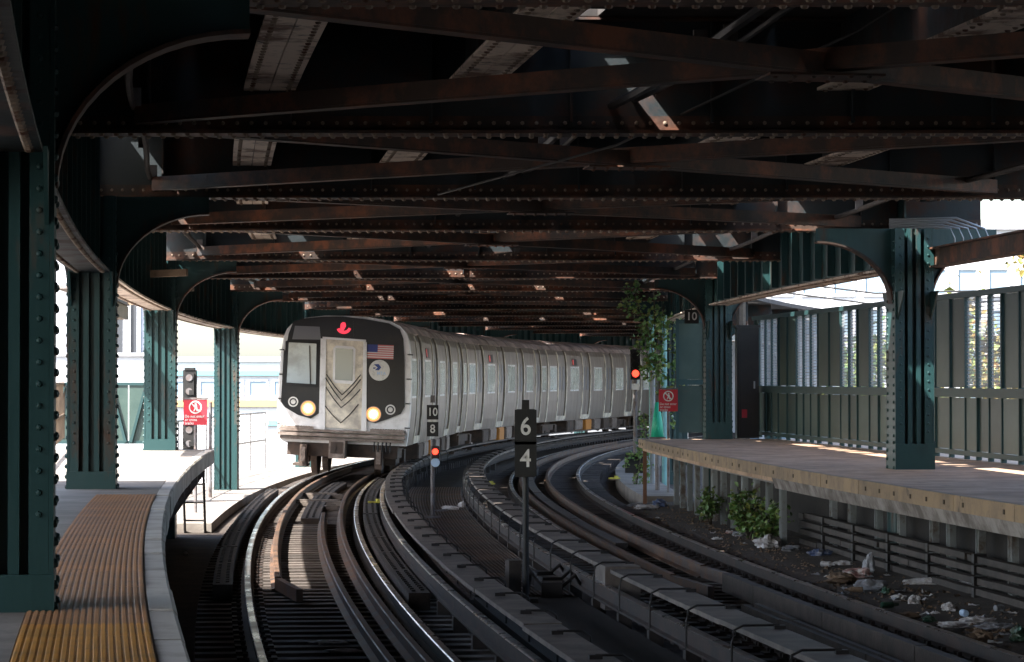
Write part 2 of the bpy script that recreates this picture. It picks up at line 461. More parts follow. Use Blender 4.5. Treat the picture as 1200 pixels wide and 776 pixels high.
for s in [x * 2.4 + 3 for x in range(18)]:
    mb = MB()
    mb.beam(P(s, -2.5, 0.74), P(s, -1.6, 0.74), 0.14, 0.11)
    mb.beam(P(s, -2.4, BED), P(s, -1.68, 0.70), 0.08, 0.08)
    obj('platform_bracket', mb, 'post_grey', left_platform)
for z in (0.15, 0.30, 0.45):
    mb = MB(); mb.tube([P(6 + i * 2.0, -2.42, z) for i in range(20)], 0.035, 6)
    obj('cable', mb, 'conduit', left_platform, smooth=True)

# ---- right platform
RP0, RP1 = 14.0, 53.0
mb = MB(); mb.rect(6.10, 10.4, 0.86, PLAT, RP0, RP1, 1.0)
right_platform = struct('right_platform', mb, 'platform_right')
s = RP0
while s < RP1 - 0.1:                                          # yellow edge boards with bolt slots
    e = min(s + 2.1, RP1)
    mb = MB(); d = random.uniform(-0.006, 0.006)
    mb.rect(6.02 + d, 6.095, 0.925, PLAT + 0.004, s + 0.008, e - 0.008, 0.5)
    b = obj('edge_board', mb, 'edge_yellow', right_platform)
    for j in range(3):
        if random.random() < 0.15: continue
        q = s + (j + 0.5) * (e - s) / 3 + random.uniform(-0.03, 0.03)
        mb = MB(); mb.beam(P(q - 0.025, 6.017 + d, 1.0), P(q + 0.025, 6.017 + d, 1.0), 0.008, 0.045)
        obj('slot', mb, 'slot_black', b)
    s = e
mb = MB(); mb.sweep([(6.07, 0.92), (6.12, 0.775), (6.45, 0.775), (6.9, 0.80), (6.9, 0.855), (6.098, 0.855)], RP0, 36.5, 1.0)
obj('soffit', mb, 'soffit', right_platform)
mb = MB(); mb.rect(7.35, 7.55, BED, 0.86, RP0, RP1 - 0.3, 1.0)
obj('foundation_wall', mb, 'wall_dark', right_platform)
mb = MB(); mb.beam((0, 0, BED), (0, 0, 0.86), 0.02, 0.10, up=(0, 1, 0)); mb.box((0, -0.045, 0.27), (0.085, 0.014, 1.18)); mb.box((0, 0.045, 0.27), (0.085, 0.014, 1.18))
post_me = to_mesh('support_post', mb, 'post_light')
s = 17.0; i = 0
while s < 52.8:
    o = bpy.data.objects.new('support_post', post_me); COL.objects.link(o); o.parent = right_platform
    o.location = P(s, 6.62 if s > 38 else 7.18, 0); o.rotation_euler = (0, 0, -heading(s) + 0.1)
    s += 1.18 if s > 38 else random.choice((0.8, 1.7, 1.3))
mb = MB(); mb.rect(6.55, 6.72, 0.74, 0.855, 37.5, 52.9, 1.0)
obj('edge_stringer', mb, 'post_grey', right_platform)
for s in (52.75,):
    mb = MB(); mb.beam(P(s, 6.12, BED), P(s, 6.12, 0.86), 0.07, 0.07, up=(0, 1, 0))
    obj('corner_post', mb, 'post_rust', right_platform)

# cable runs on the wall below the right platform
for z, u in ((0.30, 6.98), (0.18, 6.98), (0.06, 6.98), (-0.06, 6.98)):
    ca = None
    s = 20.0
    t_ = thing('cable_duct', 'grey cable duct below the platform, %s of the four stacked' % {0.30: 'topmost', 0.18: 'second from top', 0.06: 'third from top', -0.06: 'lowest'}[z], 'cable duct', P(20, u, z), group='cable ducts under the right platform')
    while s < 39.0:
        e = min(s + random.uniform(3.4, 5.2), 39.3)
        mb = MB(); dz = random.uniform(-0.015, 0.015); du = random.uniform(-0.012, 0.012)
        mb.rect(u - 0.05 + du, u + 0.05 + du, z - 0.034 + dz, z + 0.034 + dz, s + 0.02, e - 0.02, 1.0)
        obj('duct_length', mb, 'conduit', t_)
        s = e
    for j in range(9):
        q = 21 + j * 2.05
        mb = MB(); mb.beam(P(q - 0.05, u - 0.005, z), P(q + 0.05, u - 0.005, z), 0.14, 0.10)
        obj('clamp', mb, 'bracket_iron', t_)

mb = MB(); mb.sweep([(5.42, BED), (5.55, -0.24), (5.9, -0.14), (6.4, -0.12), (7.36, -0.10), (7.36, BED)], 15, 53.2, 1.0)
struct('dirt_verge', mb, 'bed')
mb = MB(); mb.rect(-3.4, -1.62, BED + 0.004, -0.16, 46.4, 90, 1.0)
struct('sunlit_ground_slab', mb, 'concrete')  # pale slab added so the sunlit ground looks bright
# far concrete walkway right of the tracks
mb = MB(); mb.rect(6.15, 7.0, BED, -0.02, 53.5, 92, 1.0)
struct('walkway', mb, 'concrete')
# walkway between the two tracks: dark slab in front, then steel grating
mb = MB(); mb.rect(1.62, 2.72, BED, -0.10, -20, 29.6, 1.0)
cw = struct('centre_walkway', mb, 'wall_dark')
mb = MB()
for i in range(19):
    u = 1.66 + i * 0.058
    mb.rect(u - 0.006, u + 0.006, -0.125, -0.085, 0, 0.96, 0.48)
# grating bays, each a panel of bars
s = 29.7
while s < 60:
    mb = MB()
    for i in range(22):
        u = 1.65 + i * 0.05
        mb.rect(u - 0.007, u + 0.007, -0.13, -0.085, s, s + 1.14, 0.57)
    for j in range(8):
        q = s + 0.03 + j * 0.154
        mb.beam(P(q, 1.64, -0.10), P(q, 2.71, -0.10), 0.014, 0.022)
    obj('grating_panel', mb, 'grating', cw)
    s += 1.17
mb = MB()
for u in (1.63, 2.2, 2.73): mb.rect(u - 0.03, u + 0.03, -0.25, -0.135, 29.7, 60, 1.0)
obj('bearer', mb, 'post_grey', cw)

# ================================================================== TRACKS
def rail_profile(u, top=0.0, hd=0.036):
    b = top - 0.15
    return [(u - 0.07, b), (u - 0.07, b + 0.012), (u - 0.012, b + 0.03), (u - 0.012, top - 0.042), (u - hd, top - 0.034), (u - hd, top - 0.008), (u - hd + 0.008, top),
            (u + hd - 0.008, top), (u + hd, top - 0.008), (u + hd, top - 0.034), (u + 0.012, top - 0.042), (u + 0.012, b + 0.03), (u + 0.07, b + 0.012), (u + 0.07, b)]
RAIL_MI = [0, 0, 0, 0, 0, 1, 1, 1, 0, 0, 0, 0, 0, 0]
tie_mb = MB(); tie_mb.box((0, 0, -0.235), (2.55, 0.22, 0.16)); TIE = to_mesh('tie', tie_mb, 'tie_wood')
spk = MB()
spk.box((0, 0, -0.148), (0.34, 0.19, 0.018))
for dx in (-0.1, 0.1):
    for dy in (-0.06, 0.06): spk.box((dx, dy, -0.13), (0.035, 0.035, 0.05))
PLATE = to_mesh('tie_plate', spk, 'rail_side')
def track(uc, label, guards, planks):
    t = thing('railway_track', label, 'track', P(20, uc, BED))
    for k, du in enumerate((-0.7175 - 0.036, 0.7175 + 0.036)):
        mb = MB(); mb.sweep(rail_profile(uc + du), -18, 190, 0.8, RAIL_MI)
        obj('rail', mb, ['rail_side', 'rail_top'], t)
    for du, s0, s1, flare in guards:
        mb = MB()
        n = int((s1 - s0) / 0.8)
        if flare:
            pts = [(s0 - 1.8, du + flare), (s0, du)]
            mb.beam(P(s0 - 1.7, uc + du + flare, -0.045), P(s0 + 0.05, uc + du, -0.045), 0.07, 0.13)
        mb.sweep(rail_profile(uc + du, 0.035, 0.034), s0, s1, 0.8)
        obj('guard_rail', mb, 'guard_rail', t)
    for du, s0, s1, w, h in planks:
        s = s0
        while s < s1 - 0.2:
            e = min(s + 3.4, s1)
            mb = MB(); mb.rect(uc + du - w / 2, uc + du + w / 2, -0.153, h + random.uniform(-0.006, 0.006), s, e - 0.02, 0.8)
            p_ = obj('guard_timber', mb, 'guard_timber', t)
            if w > 0.16 and s < 60:
                hb = MB(); q = s + 0.2
                while q < e - 0.1:
                    hb.box(P(q, uc + du - 0.05, h + 0.008), (0.04, 0.05, 0.02), -heading(q)); hb.box(P(q + 0.12, uc + du + 0.05, h + 0.008), (0.04, 0.05, 0.02), -heading(q))
                    q += 0.26
                b_ = obj('bolt_heads', hb, 'bracket_iron', p_); b_['kind'] = 'stuff'
            s = e
    s = 15.5; far = MB(); i = 0
    while s < 150:
        if s < 82:
            o = bpy.data.objects.new('tie', TIE); COL.objects.link(o); o.parent = t
            o.location = P(s, uc, random.uniform(-0.004, 0.004)) - t.location
            o.rotation_euler = (0, 0, -heading(s) + random.uniform(-0.012, 0.012))
            for x_ in ((-0.755, 0.755) if s < 45 else ()):
                q = bpy.data.objects.new('tie_plate', PLATE); COL.objects.link(q); q.parent = o; q.location = (x_, 0, 0)
        else:
            far.box(P(s, uc, -0.235), (2.55, 0.22, 0.16), -heading(s))
        s += 0.52 + random.uniform(-0.02, 0.02)
    f = obj('far_ties', far, 'tie_wood', t, kind='stuff')
    return t
track(0.0, 'railway track with polished outer rail that the train stands on',
      [(0.51, 12, 100, 0), (0.22, 12, 46, 0), (-0.42, 31, 70, 0.2)],
      [(-1.02, 30.0, 56, 0.21, 0.03), (0.98, 28.6, 62, 0.22, 0.03), (0.0, 46, 62, 0.3, -0.06)])
track(4.5, 'empty railway track with blue sheened rail beside the littered ground',
      [(-0.53, 31, 100, 0.14), (0.05, 32.5, 100, 0.12)],
      [(-0.33, 37.2, 70, 0.16, 0.02), (0.05, 12, 30.9, 0.10, 0.05), (-0.25, 12, 27.5, 0.05, -0.02), (-0.38, 12, 27.5, 0.05, -0.02)])

def third_rail(u_rail, u_board, w, label, s0, s1, side):
    t = thing('third_rail', label, 'third rail', P(20, u_rail, BED), group='third rails between the tracks')
    mb = MB(); mb.sweep([(u_rail - 0.05, -0.03), (u_rail - 0.05, -0.01), (u_rail - 0.015, 0.005), (u_rail - 0.015, 0.10), (u_rail - 0.042, 0.11), (u_rail - 0.042, 0.142), (u_rail - 0.03, 0.15),
                         (u_rail + 0.03, 0.15), (u_rail + 0.042, 0.142), (u_rail + 0.042, 0.11), (u_rail + 0.015, 0.10), (u_rail + 0.015, 0.005), (u_rail + 0.05, -0.01), (u_rail + 0.05, -0.03)], s0, s1, 0.8, RAIL_MI)
    obj('contact_rail', mb, ['rail_side', 'rail_top'], t)
    s = s0; i = 0
    while s < s1 - 0.2:
        L = 3.9 + random.uniform(-0.25, 0.25); e = min(s + L, s1)
        mb = MB(); d = random.uniform(-0.012, 0.012); dz = random.uniform(-0.008, 0.008)
        mb.sweep([(u_board - w / 2 + d, 0.255 + dz), (u_board - w / 2 + d, 0.295 + dz), (u_board + w / 2 + d, 0.30 + dz), (u_board + w / 2 + d, 0.26 + dz)], s + 0.01, e - 0.01, 0.6)
        b = obj('protection_board', mb, 'board', t)
        if s < 75:
            for q in (s + L * 0.24, s + L * 0.74):
                m2 = MB()
                if side < 0:
                    pts = [P(q, u_board + 0.10, 0.305), P(q, u_board + 0.10, 0.335), P(q, u_board - w / 2 - 0.02, 0.335), P(q, u_board - w / 2 - 0.09, 0.30), P(q, u_board - w / 2 - 0.11, 0.2), P(q, u_board - w / 2 - 0.11, -0.2)]
                else:
                    pts = [P(q, u_board - 0.02, 0.305), P(q, u_board - 0.02, 0.33), P(q, u_board + w / 2 + 0.02, 0.33), P(q, u_board + w / 2 + 0.08, 0.29), P(q, u_board + w / 2 + 0.09, 0.2), P(q, u_board + w / 2 + 0.09, -0.2)]
                m2.tube(pts, 0.010, 6)
                m2.box(pts[0] + Vector((0, 0, 0.015)), (0.09, 0.06, 0.03), -heading(q))
                obj('board_bracket', m2, 'bracket_iron', t, smooth=False)
                m3 = MB(); m3.box(P(q, u_rail, -0.12), (0.13, 0.13, 0.18), -heading(q))
                obj('insulator', m3, 'conduit', t)
        s = e; i += 1
    return t
third_rail(1.20, 1.40, 0.30, 'board covered third rail right of the train track with stepped joints', 10, 130, 1)
tr2 = third_rail(2.80, 3.02, 0.32, 'board covered third rail with hooked black brackets left of the empty track', 10, 140, -1)
mb = MB(); mb.box(P(28.4, 2.99, 0.10), (0.36, 0.75, 0.44), -heading(28))
obj('splice_cover', mb, 'board', tr2)
for s, u, z in ((49.6, 1.08, 0.045), (58.2, 3.28, 0.05), (63, 6.05, 0.0)):
    mb = MB(); mb.box(P(s, u, z), (0.26, 0.09, 0.03), -heading(s) + 0.1)
    mb.box(P(s + 0.1, u + 0.05, z + 0.03), (0.07, 0.07, 0.04), -heading(s) + 0.4)
    whole('marker_tag', mb, 'tag_yellow', {49.6: 'yellow marker tag lying across guard timber beside train track', 58.2: 'yellow marker tag behind the number six sign beside covered third rail', 63: 'yellow marker tag at edge of concrete walkway'}[s], 'marker', 'yellow marker tags')
# crossing planks and plates on the train track ahead of the cab
for i, (s, du, w, d) in enumerate(((52.5, 0.0, 1.0, 0.5), (55.5, -0.1, 0.9, 0.35), (50.6, 0.28, 0.22, 0.3))):
    mb = MB(); mb.box(P(s, du, -0.10), (w, d, 0.09), -heading(s) + 0.05 * i)
    mb.box(P(s, du, -0.045), (w * 0.8, d * 0.4, 0.03), -heading(s) + 0.05 * i)
    whole('track_plate', mb, 'board', ('broad pale plate between the rails in front of the train', 'narrower pale plate just under the train coupler', 'small pale box beside the inner guard rail')[i], 'plate', 'plates between the rails')

# ================================================================== STEEL FRAME
GIRD = [-1.5, 6.25, 14.0, 21.75, 29.5, 36.0, 45.0, 52.9, 60.5] + [68.3 + 7.85 * i for i in range(15)]
ORD = ['', 'first', 'second', 'third', 'fourth', 'fifth', 'sixth', 'seventh', 'eighth', 'ninth', 'tenth', 'eleventh', 'twelfth', 'thirteenth', 'fourteenth', 'fifteenth', 'sixteenth', 'seventeenth', 'eighteenth', 'nineteenth', 'twentieth', 'twenty-first', 'twenty-second', 'twenty-third', 'twenty-fourth']
GZ = 4.10
def gpoint(s, u, z):
    """cross girders stand square to the near stretch and follow the curve farther off"""
    a = at_s(s); h = a[2] if s > 58 else 0.0
    return Vector((a[0] + math.cos(h) * u, a[1] - math.sin(h) * u, z)), h
U0, U1 = -2.55, 8.6
W = U1 - U0
# one cross girder in local coordinates (x along the girder from the left column line)
def girder_parts(n_rivets):
    web = MB(); web.box((W / 2, 0, (GZ + 5.0) / 2), (W, 0.02, 5.0 - GZ - 0.01))
    fl = MB()
    fl.box((W / 2, 0, GZ + 0.012), (W, 0.34, 0.024))
    fl.box((W / 2, -0.02, GZ + 0.085), (W, 0.018, 0.12)); fl.box((W / 2, 0.02, GZ + 0.085), (W, 0.018, 0.12))
    fl.box((W / 2, 0, 4.99), (W, 0.30, 0.02))
    rv = MB()
    n = n_rivets
    for i in range(n):
        x = 0.1 + (W - 0.2) * i / (n - 1)
        for y in (-0.12, 0.12): rv.rivet((x, y, GZ), (0, 0, -1), 0.024, 0.02, 6)
        rv.rivet((x + 0.04, -0.029, GZ + 0.09), (0, -1, 0), 0.018, 0.013, 6)
    return web, fl, rv
wb, fl, rv = girder_parts(100)
g0 = thing('cross_girder', '', 'girder')
obj('web', wb, 'girder_steel', g0, local=True)
f0 = obj('bottom_flange', fl, 'brace_steel', g0, local=True)
obj('rivet_rows', rv, 'rivet_glint_steel', f0, local=True, kind='stuff')
mb = MB(); mb.box((0, -0.06, (GZ + 5.0) / 2 + 0.03), (0.02, 0.10, 0.78)); mb.box((0.04, -0.017, (GZ + 5.0) / 2 + 0.03), (0.09, 0.014, 0.78)); 
st0 = obj('stiffener', mb, 'girder_steel', g0, local=True); st0.location = (0.9, 0, 0)
for i in range(1, 9): kid(st0, g0, (0.9 + i * 1.09, 0, 0))
girders = []
for k, s in enumerate(GIRD):
    p, h = gpoint(s, U0, 0)
    vis = k - 1
    lab = '%s riveted steel cross girder overhead, counted from the front' % ORD[vis] if vis >= 1 else 'riveted cross girder overhead before the first in view'
    if k == 0: lab = 'riveted cross girder overhead behind the viewer'
    if k == 0: o = g0; o.location = p; o.rotation_euler = (0, 0, -h); o['label'] = lab; o['group'] = 'cross girders overhead'
    else: o = dup(g0, p, -h, lab, 'cross girders overhead')
    girders.append(o)
# diagonal bracing between the girders: angle iron, corner to corner
for k in range(1, len(GIRD) - 4):
    for dirn in (0, 1):
        ua, ub = (-1.9, 7.2) if dirn == 0 else (7.2, -1.9)
        a, _ = gpoint(GIRD[k], ua, GZ + 0.05); b, _ = gpoint(GIRD[k + 1], ub, GZ + 0.05)
        if dirn: a.z += 0.03; b.z += 0.03
        d = (b - a).normalized(); a += d * 0.25; b -= d * 0.25
        t = thing('diagonal_brace', 'angle iron brace running from %s girder %s to girder %s %s' % (('left of', ORD[k] , ORD[k + 1], 'right') if dirn == 0 else ('right of', ORD[k], ORD[k + 1], 'left')), 'brace', a, group='diagonal braces under the deck')
        mb = MB(); mb.beam(a, b, 0.15, 0.016)
        obj('flat_leg', mb, 'brace_steel', t)
        side = d.cross(Vector((0, 0, 1))).normalized()
        if side.y > 0: side = -side
        mb = MB(); mb.beam(a + side * 0.068 + Vector((0, 0, 0.072)), b + side * 0.068 + Vector((0, 0, 0.072)), 0.014, 0.125)
        obj('upright_leg', mb, 'brace_steel', t)
    c1, _ = gpoint((GIRD[k] + GIRD[k + 1]) / 2, 2.65, GZ + 0.035)
    if k < 12:
        mb = MB(); mb.box(c1, (0.75, 0.42, 0.014), -heading(GIRD[k]))
        for i in range(6):
            for j in (-1, 1): mb.rivet(c1 + Vector((-0.3 + i * 0.12, j * 0.14, -0.007)), (0, 0, -1), 0.022, 0.016)
        whole('gusset_plate', mb, 'brace_steel', 'riveted plate where the %s pair of braces cross overhead' % ORD[k], 'gusset plate', 'gusset plates at the brace crossings')
# stringers under the upper tracks
for u, lab in ((-0.72, 'pale peeling stringer nearest the left columns overhead'), (0.80, 'rusty stringer second from the left columns overhead'),
               (3.70, 'rusty stringer third from the left columns overhead'), (5.25, 'rusty stringer nearest the right columns overhead')):
    t = thing('stringer', lab, 'stringer', P(20, u, 4.5), group='stringers below the upper tracks')
    mb = MB(); mb.rect(u - 0.012, u + 0.012, 4.47, 5.0, -20, 200, 1.5)
    obj('web', mb, 'girder_steel', t)
    mb = MB(); mb.rect(u - 0.20, u - 0.004, 4.445, 4.468, -20, 200, 1.5); mb.rect(u + 0.004, u + 0.20, 4.445, 4.468, -20, 200, 1.5)
    obj('bottom_flange', mb, 'peeling_lit_steel', t)
    mb = MB()
    q = 12.0
    while q < 60:
        for du in (-0.14, 0.14): mb.rivet(P(q, u + du, 4.445), (0, 0, -1), 0.022, 0.016)
        q += 0.16
    obj('rivet_rows', mb, 'rivet_glint_steel', t, kind='stuff')
# upper deck: ties and boards with chance gaps that let the sun through
mb = MB()
STRIPS = [(-2.75, -1.36, 0.03), (-1.33, 1.33, 0.06), (1.36, 3.14, 0.04), (3.17, 5.83, 0.10), (5.86, 8.8, 0.17)]
GAPR = random.Random(21)
def deck_board(s, u0, u1):
    mb.add([P(q, u, z) for z in (5.01, 5.16) for q, u in ((s, u0), (s, u1), (s + 0.405, u1), (s + 0.405, u0))],
           [(0, 1, 2, 3), (7, 6, 5, 4), (0, 4, 5, 1), (1, 5, 6, 2), (2, 6, 7, 3), (3, 7, 4, 0)])
s = -20.0
while s < 200:
    for u0, u1, gp in STRIPS:
        near_g = any(0.0 < g_ - s < 0.75 for g_ in GIRD)
        if 30 < s < 47 and u0 == 3.17 and GAPR.random() < 0.8: deck_board(s, u0, 5.42); continue
        if 30 < s < 47 and u0 == 5.86: pass
        if s > (12 if u0 > 0 else 24) and GAPR.random() < (gp * (1.0 if s < 42 else 1.9) if not near_g else (0.22 if s < 42 else 0.75)):
            a = GAPR.uniform(u0 + 0.1, u1 - 0.75); b = a + (GAPR.uniform(0.15, 0.3) if s < 42 else GAPR.uniform(0.2, 0.6))
            deck_board(s, u0, a); deck_board(s, b, u1)
        else: deck_board(s, u0, u1)
    s += 0.41
dk = obj('upper_deck', mb, 'deck_timber'); dk['kind'] = 'structure'
mb = MB(); mb.rect(-9.5, -2.76, 5.25, 5.5, -24, 29.5, 1.5)  # out-of-view slab, its extent set to shade the left platform
up = obj('unseen_upper_slab', mb, 'deck_timber'); up['kind'] = 'structure'
mb = MB(); mb.rect(8.12, 11.5, 5.25, 5.5, -24, 24.0, 1.5)
up = obj('unseen_upper_slab', mb, 'deck_timber'); up['kind'] = 'structure'

# unseen walls added beside and behind the viewer to block light
mb = MB(); mb.rect(-5.6, -5.45, PLAT, 5.25, -24, 9.0, 1.5)
w_ = obj('light_block_wall', mb, 'fence_panel'); w_['kind'] = 'structure'
mb = MB(); mb.rect(10.2, 10.35, 0.86, 5.25, -24, 17.0, 1.5)
w_ = obj('light_block_wall', mb, 'fence_panel'); w_['kind'] = 'structure'
mb = MB(); mb.rect(-9.5, 11.5, BED, 5.5, -24.6, -24.1, 1.0)
w_ = obj('light_block_end_wall', mb, 'wall_dark'); w_['kind'] = 'structure'  # out-of-view end wall added to keep light off the near columns
# ---- columns with arched brackets
def column_thing(sgn, zc=PLAT):
    t = thing('steel_column', '', 'column')
    for x in (-1, 1):
        mb = MB()
        mb.box((x * 0.235, 0, 1.87), (0.022, 0.50, 4.44))
        for y in (-1, 1): mb.box((x * 0.175, y * 0.238, 1.87), (0.096, 0.018, 4.44))
        obj('flange', mb, 'teal_steel', t, local=True)
    mb = MB(); mb.box((0, 0, 1.87), (0.44, 0.30, 4.44))
    for y in (-1, 1):
        for x in (-0.055, 0.055): mb.box((x, y * 0.19, 1.87), (0.055, 0.082, 4.44))
    obj('web', mb, 'teal_steel', t, local=True)
    mb = MB(); hb_ = 0.34 if sgn < 0 else 0.2
    mb.box((0, 0, zc - 0.02 + hb_ / 2), (0.50, 0.54, hb_))
    obj('base_casing', mb, 'teal_steel', t, local=True)
    mb = MB()
    z = 1.5
    while z < 3.95:
        for x in (-1, 1):
            for y in (-0.17, 0.17): mb.rivet((x * 0.246, y, z), (x, 0, 0), 0.024, 0.019)
            mb.rivet((x * 0.175, -0.247, z + 0.05), (0, -1, 0), 0.018, 0.012)
        z += 0.105
    z = 1.1
    while z < 1.42:
        for x in (-1, 1):
            for y in (-0.19, 0.19): mb.rivet((x * 0.25, y, z), (x, 0, 0), 0.027, 0.022)
        z += 0.105
    obj('rivet_rows', mb, 'teal_steel', t, local=True, kind='stuff')
    mb = MB(); mb.box((0, 0, 3.14), (0.56, 0.58, 0.05)); 
    for x, rad, z0 in ((sgn, 0.95, 3.15), (-sgn, 0.62 if sgn > 0 else 0.86, 3.15)):
        m2 = MB(); n = 14; zt = 3.92
        arc = [(x * (0.247 + rad - rad * math.cos(math.pi / 2 * i / n)), z0 + (zt - z0) * math.sin(math.pi / 2 * i / n)) for i in range(n + 1)]
        poly = arc + [(arc[-1][0], GZ - 0.005), (x * 0.247, GZ - 0.005)]
        m2.prism(poly, -0.012, 0.012)
        b = obj('arch_bracket', m2, 'teal_steel', t, local=True)
        m3 = MB()
        for i in range(n):
            a, c = arc[i], arc[i + 1]
            m3.beam((a[0], 0, a[1]), (c[0], 0, c[1]), 0.24, 0.022, up=(-x, 0, 1))
        obj('curved_flange', m3, 'brace_steel', b, local=True)
    # gusset flare below the longitudinal girder
    m4 = MB()
    for y in (-1, 1):
        m4.prism([(y * 0.25, 2.95), (y * 0.25, 3.3), (y * 0.62, 3.3)], -0.22, -0.20, axes='yz')
        m4.prism([(y * 0.25, 2.95), (y * 0.25, 3.3), (y * 0.62, 3.3)], 0.20, 0.22, axes='yz')
    obj('gusset', m4, 'teal_steel', t, local=True)
    return t
LCOL = [-1.5, 14.0, 29.3, 45.0, 60.6, 76.15, 91.85, 107.5, 123.2]
RCOL = [19.0, 34.7, 53.0, 68.3, 84.0, 99.7, 115.4]
LLAB = {14.0: 'dark riveted column nearest the viewer at the left edge', 29.3: 'dark riveted column beside the domed yellow strip, second on the left', 45.0: 'teal riveted column at sunlit end of left platform by red sign', 60.6: 'teal column just left of the train cab beyond the platform'}
RLAB = {34.7: 'big riveted column on the right platform with conduits at its head', 53.0: 'teal riveted column at far end of the right platform', 68.3: 'vine covered column behind the red warning sign on the right'}
cl = column_thing(1); first = True; cl2 = None
for s in LCOL:
    if s > 46 and cl2 is None: cl = cl2 = column_thing(1, BED); first = True
    lab = LLAB.get(s, 'column hidden behind the train on the outer side of the curve')
    loc = P(s, -2.36, 0); rz = -heading(s)
    if first: cl.location = loc; cl.rotation_euler = (0, 0, rz); cl['label'] = lab; cl['group'] = 'columns of the left row'; first = False
    else: dup(cl, loc, rz, lab, 'columns of the left row')
cr = column_thing(-1); first = True; cr2 = None
for s in RCOL:
    if s > 54 and cr2 is None: cr = cr2 = column_thing(-1, BED); first = True
    lab = RLAB.get(s, 'column hidden beyond the vine on the inner side of the curve')
    loc = P(s, 7.52, 0); rz = -heading(s)
    if first: cr.location = loc; cr.rotation_euler = (0, 0, rz); cr['label'] = lab; cr['group'] = 'columns of the right row'; first = False
    else: dup(cr, loc, rz, lab, 'columns of the right row')

# ---- longitudinal plate girders from column to column
stf = MB(); stf.box((0, 0, 4.15), (0.11, 0.022, 1.55)); stf.box((-0.045, 0.04, 4.15), (0.016, 0.085, 1.55))
STF = to_mesh('stiffener', stf, 'teal_steel')
def plate_girder(u, s0, s1, zb, lab, grp, inner):
    t = thing('plate_girder', lab, 'girder', P((s0 + s1) / 2, u, zb), group=grp)
    mb = MB(); mb.rect(u - 0.012, u + 0.012, zb + 0.02, 5.0, s0 + 0.26, s1 - 0.26, 1.2)
    obj('web', mb, 'teal_steel', t)
    mb = MB(); mb.rect(u - 0.19, u + 0.19, zb, zb + 0.024, s0 + 0.26, s1 - 0.26, 1.2)
    mb.rect(u - 0.10, u - 0.014, zb + 0.025, zb + 0.04, s0 + 0.26, s1 - 0.26, 1.2)
    f = obj('bottom_flange', mb, 'girder_steel' if s0 < 25 else 'peeling_lit_steel', t)  # near spans dark, farther ones pale: shade and light put into colour
    if s0 < 62:
        rb = MB(); q = s0 + 0.5
        while q < s1 - 0.4:
            for du in (-0.13, 0.13):
                rb.rivet(P(q, u + du, zb), (0, 0, -1), 0.026, 0.02); rb.rivet(P(q, u + du, zb + 0.024), (0, 0, 1), 0.026, 0.02)
            q += 0.16
        obj('rivet_rows', rb, 'rivet_glint_steel', f, kind='stuff')
    q = s0 + 0.8
    while q < s1 - 0.5:
        o = bpy.data.objects.new('stiffener', STF); COL.objects.link(o); o.parent = t
        o.location = P(q, u + inner * 0.07, zb - 3.3) - t.location; o.rotation_euler = (0, 0, -heading(q))
        q += 1.02
    return t
for i in range(len(LCOL) - 1):
    plate_girder(-2.36, LCOL[i], LCOL[i + 1], 3.30, '%s stiffened plate girder of the left column row, counted from the front' % ORD[i + 1], 'plate girders of the left row', 1)
plate_girder(-2.36, 123.2, 150, 3.30, 'long plate girder behind the end of the train', 'plate girders of the left row', 1)
plate_girder(-2.36, 150, 185, 3.30, 'farthest plate girder at the end of the curve', 'plate girders of the left row', 1)
for i in range(1, len(RCOL) - 1):
    plate_girder(7.52, RCOL[i], RCOL[i + 1], 3.60, '%s stiffened plate girder of the right column row, counted from the front' % ORD[i], 'plate girders of the right row', -1)
t = thing('edge_beam', 'shallow rusty beam running in from the right edge to the big column', 'beam', P(28, 7.46, 3.6))
mb = MB(); mb.rect(7.78, 7.82, 3.62, 3.83, 18, 35.3, 1.0); obj('web', mb, 'brace_steel', t)
mb = MB(); mb.rect(7.71, 7.90, 3.60, 3.622, 18, 35.3, 1.0); mb.rect(7.71, 7.90, 3.828, 3.85, 18, 35.3, 1.0); obj('flange', mb, 'brace_steel', t)
mb = MB(); mb.rect(7.72, 7.86, 4.45, 5.0, 18, 35.0, 1.0); obj('top_chord', mb, 'girder_steel', t)
# conduits bending down beside the big right column
for i in range(5):
    du, dv = 0.42 + i * 0.11, 0.02 * i
    mb = MB()
    base = [(34.9, 7.3, 4.10 + 0.03 * i), (34.8, 7.62 + du * 0.6, 4.12 + 0.03 * i), (34.7, 7.62 + du, 4.10), (34.7, 7.62 + du + 0.05, 3.98), (34.7, 7.62 + du + 0.06, 3.72)]
    mb.tube([P(*b) for b in base], 0.016, 6)
    whole('conduit', mb, 'pipe_grey', ('bent conduit nearest the big right column head', 'second bent conduit out from the big right column head', 'middle bent conduit at the big right column head', 'fourth bent conduit out from the big right column head', 'outermost bent conduit at the big right column head')[i], 'conduit', 'conduits at the column head', smooth=True)

# cables and conduits overhead
for i, (u, z, r, lab) in enumerate(((1.9, 4.36, 0.035, 'thick dark cable hung below the deck over the centre'), (2.1, 4.40, 0.022, 'thin cable hung beside the thick one over the centre'), (6.6, 4.30, 0.03, 'conduit hung below the deck above the right platform edge'), (-1.75, 4.34, 0.028, 'conduit hung below the deck above the left platform edge'))):
    t = thing('overhead_cable', lab, 'cable', P(20, u, z), group='cables under the deck')
    mb = MB(); pts = []
    q = 8.0
    while q < 90:
        pts.append(P(q, u + 0.03 * math.sin(q * 0.7 + i), z - 0.05 * abs(math.sin(q * math.pi / 7.75)))); q += 0.97
    mb.tube(pts, r, 6); obj('cable_run', mb, 'bracket_iron' if i < 2 else 'conduit', t)
    q = 10.0
    while q < 60:
        mb = MB(); mb.box(P(q, u, z + 0.03), (0.09, 0.04, 0.14), -heading(q)); obj('hanger', mb, 'post_grey', t); q += 3.9
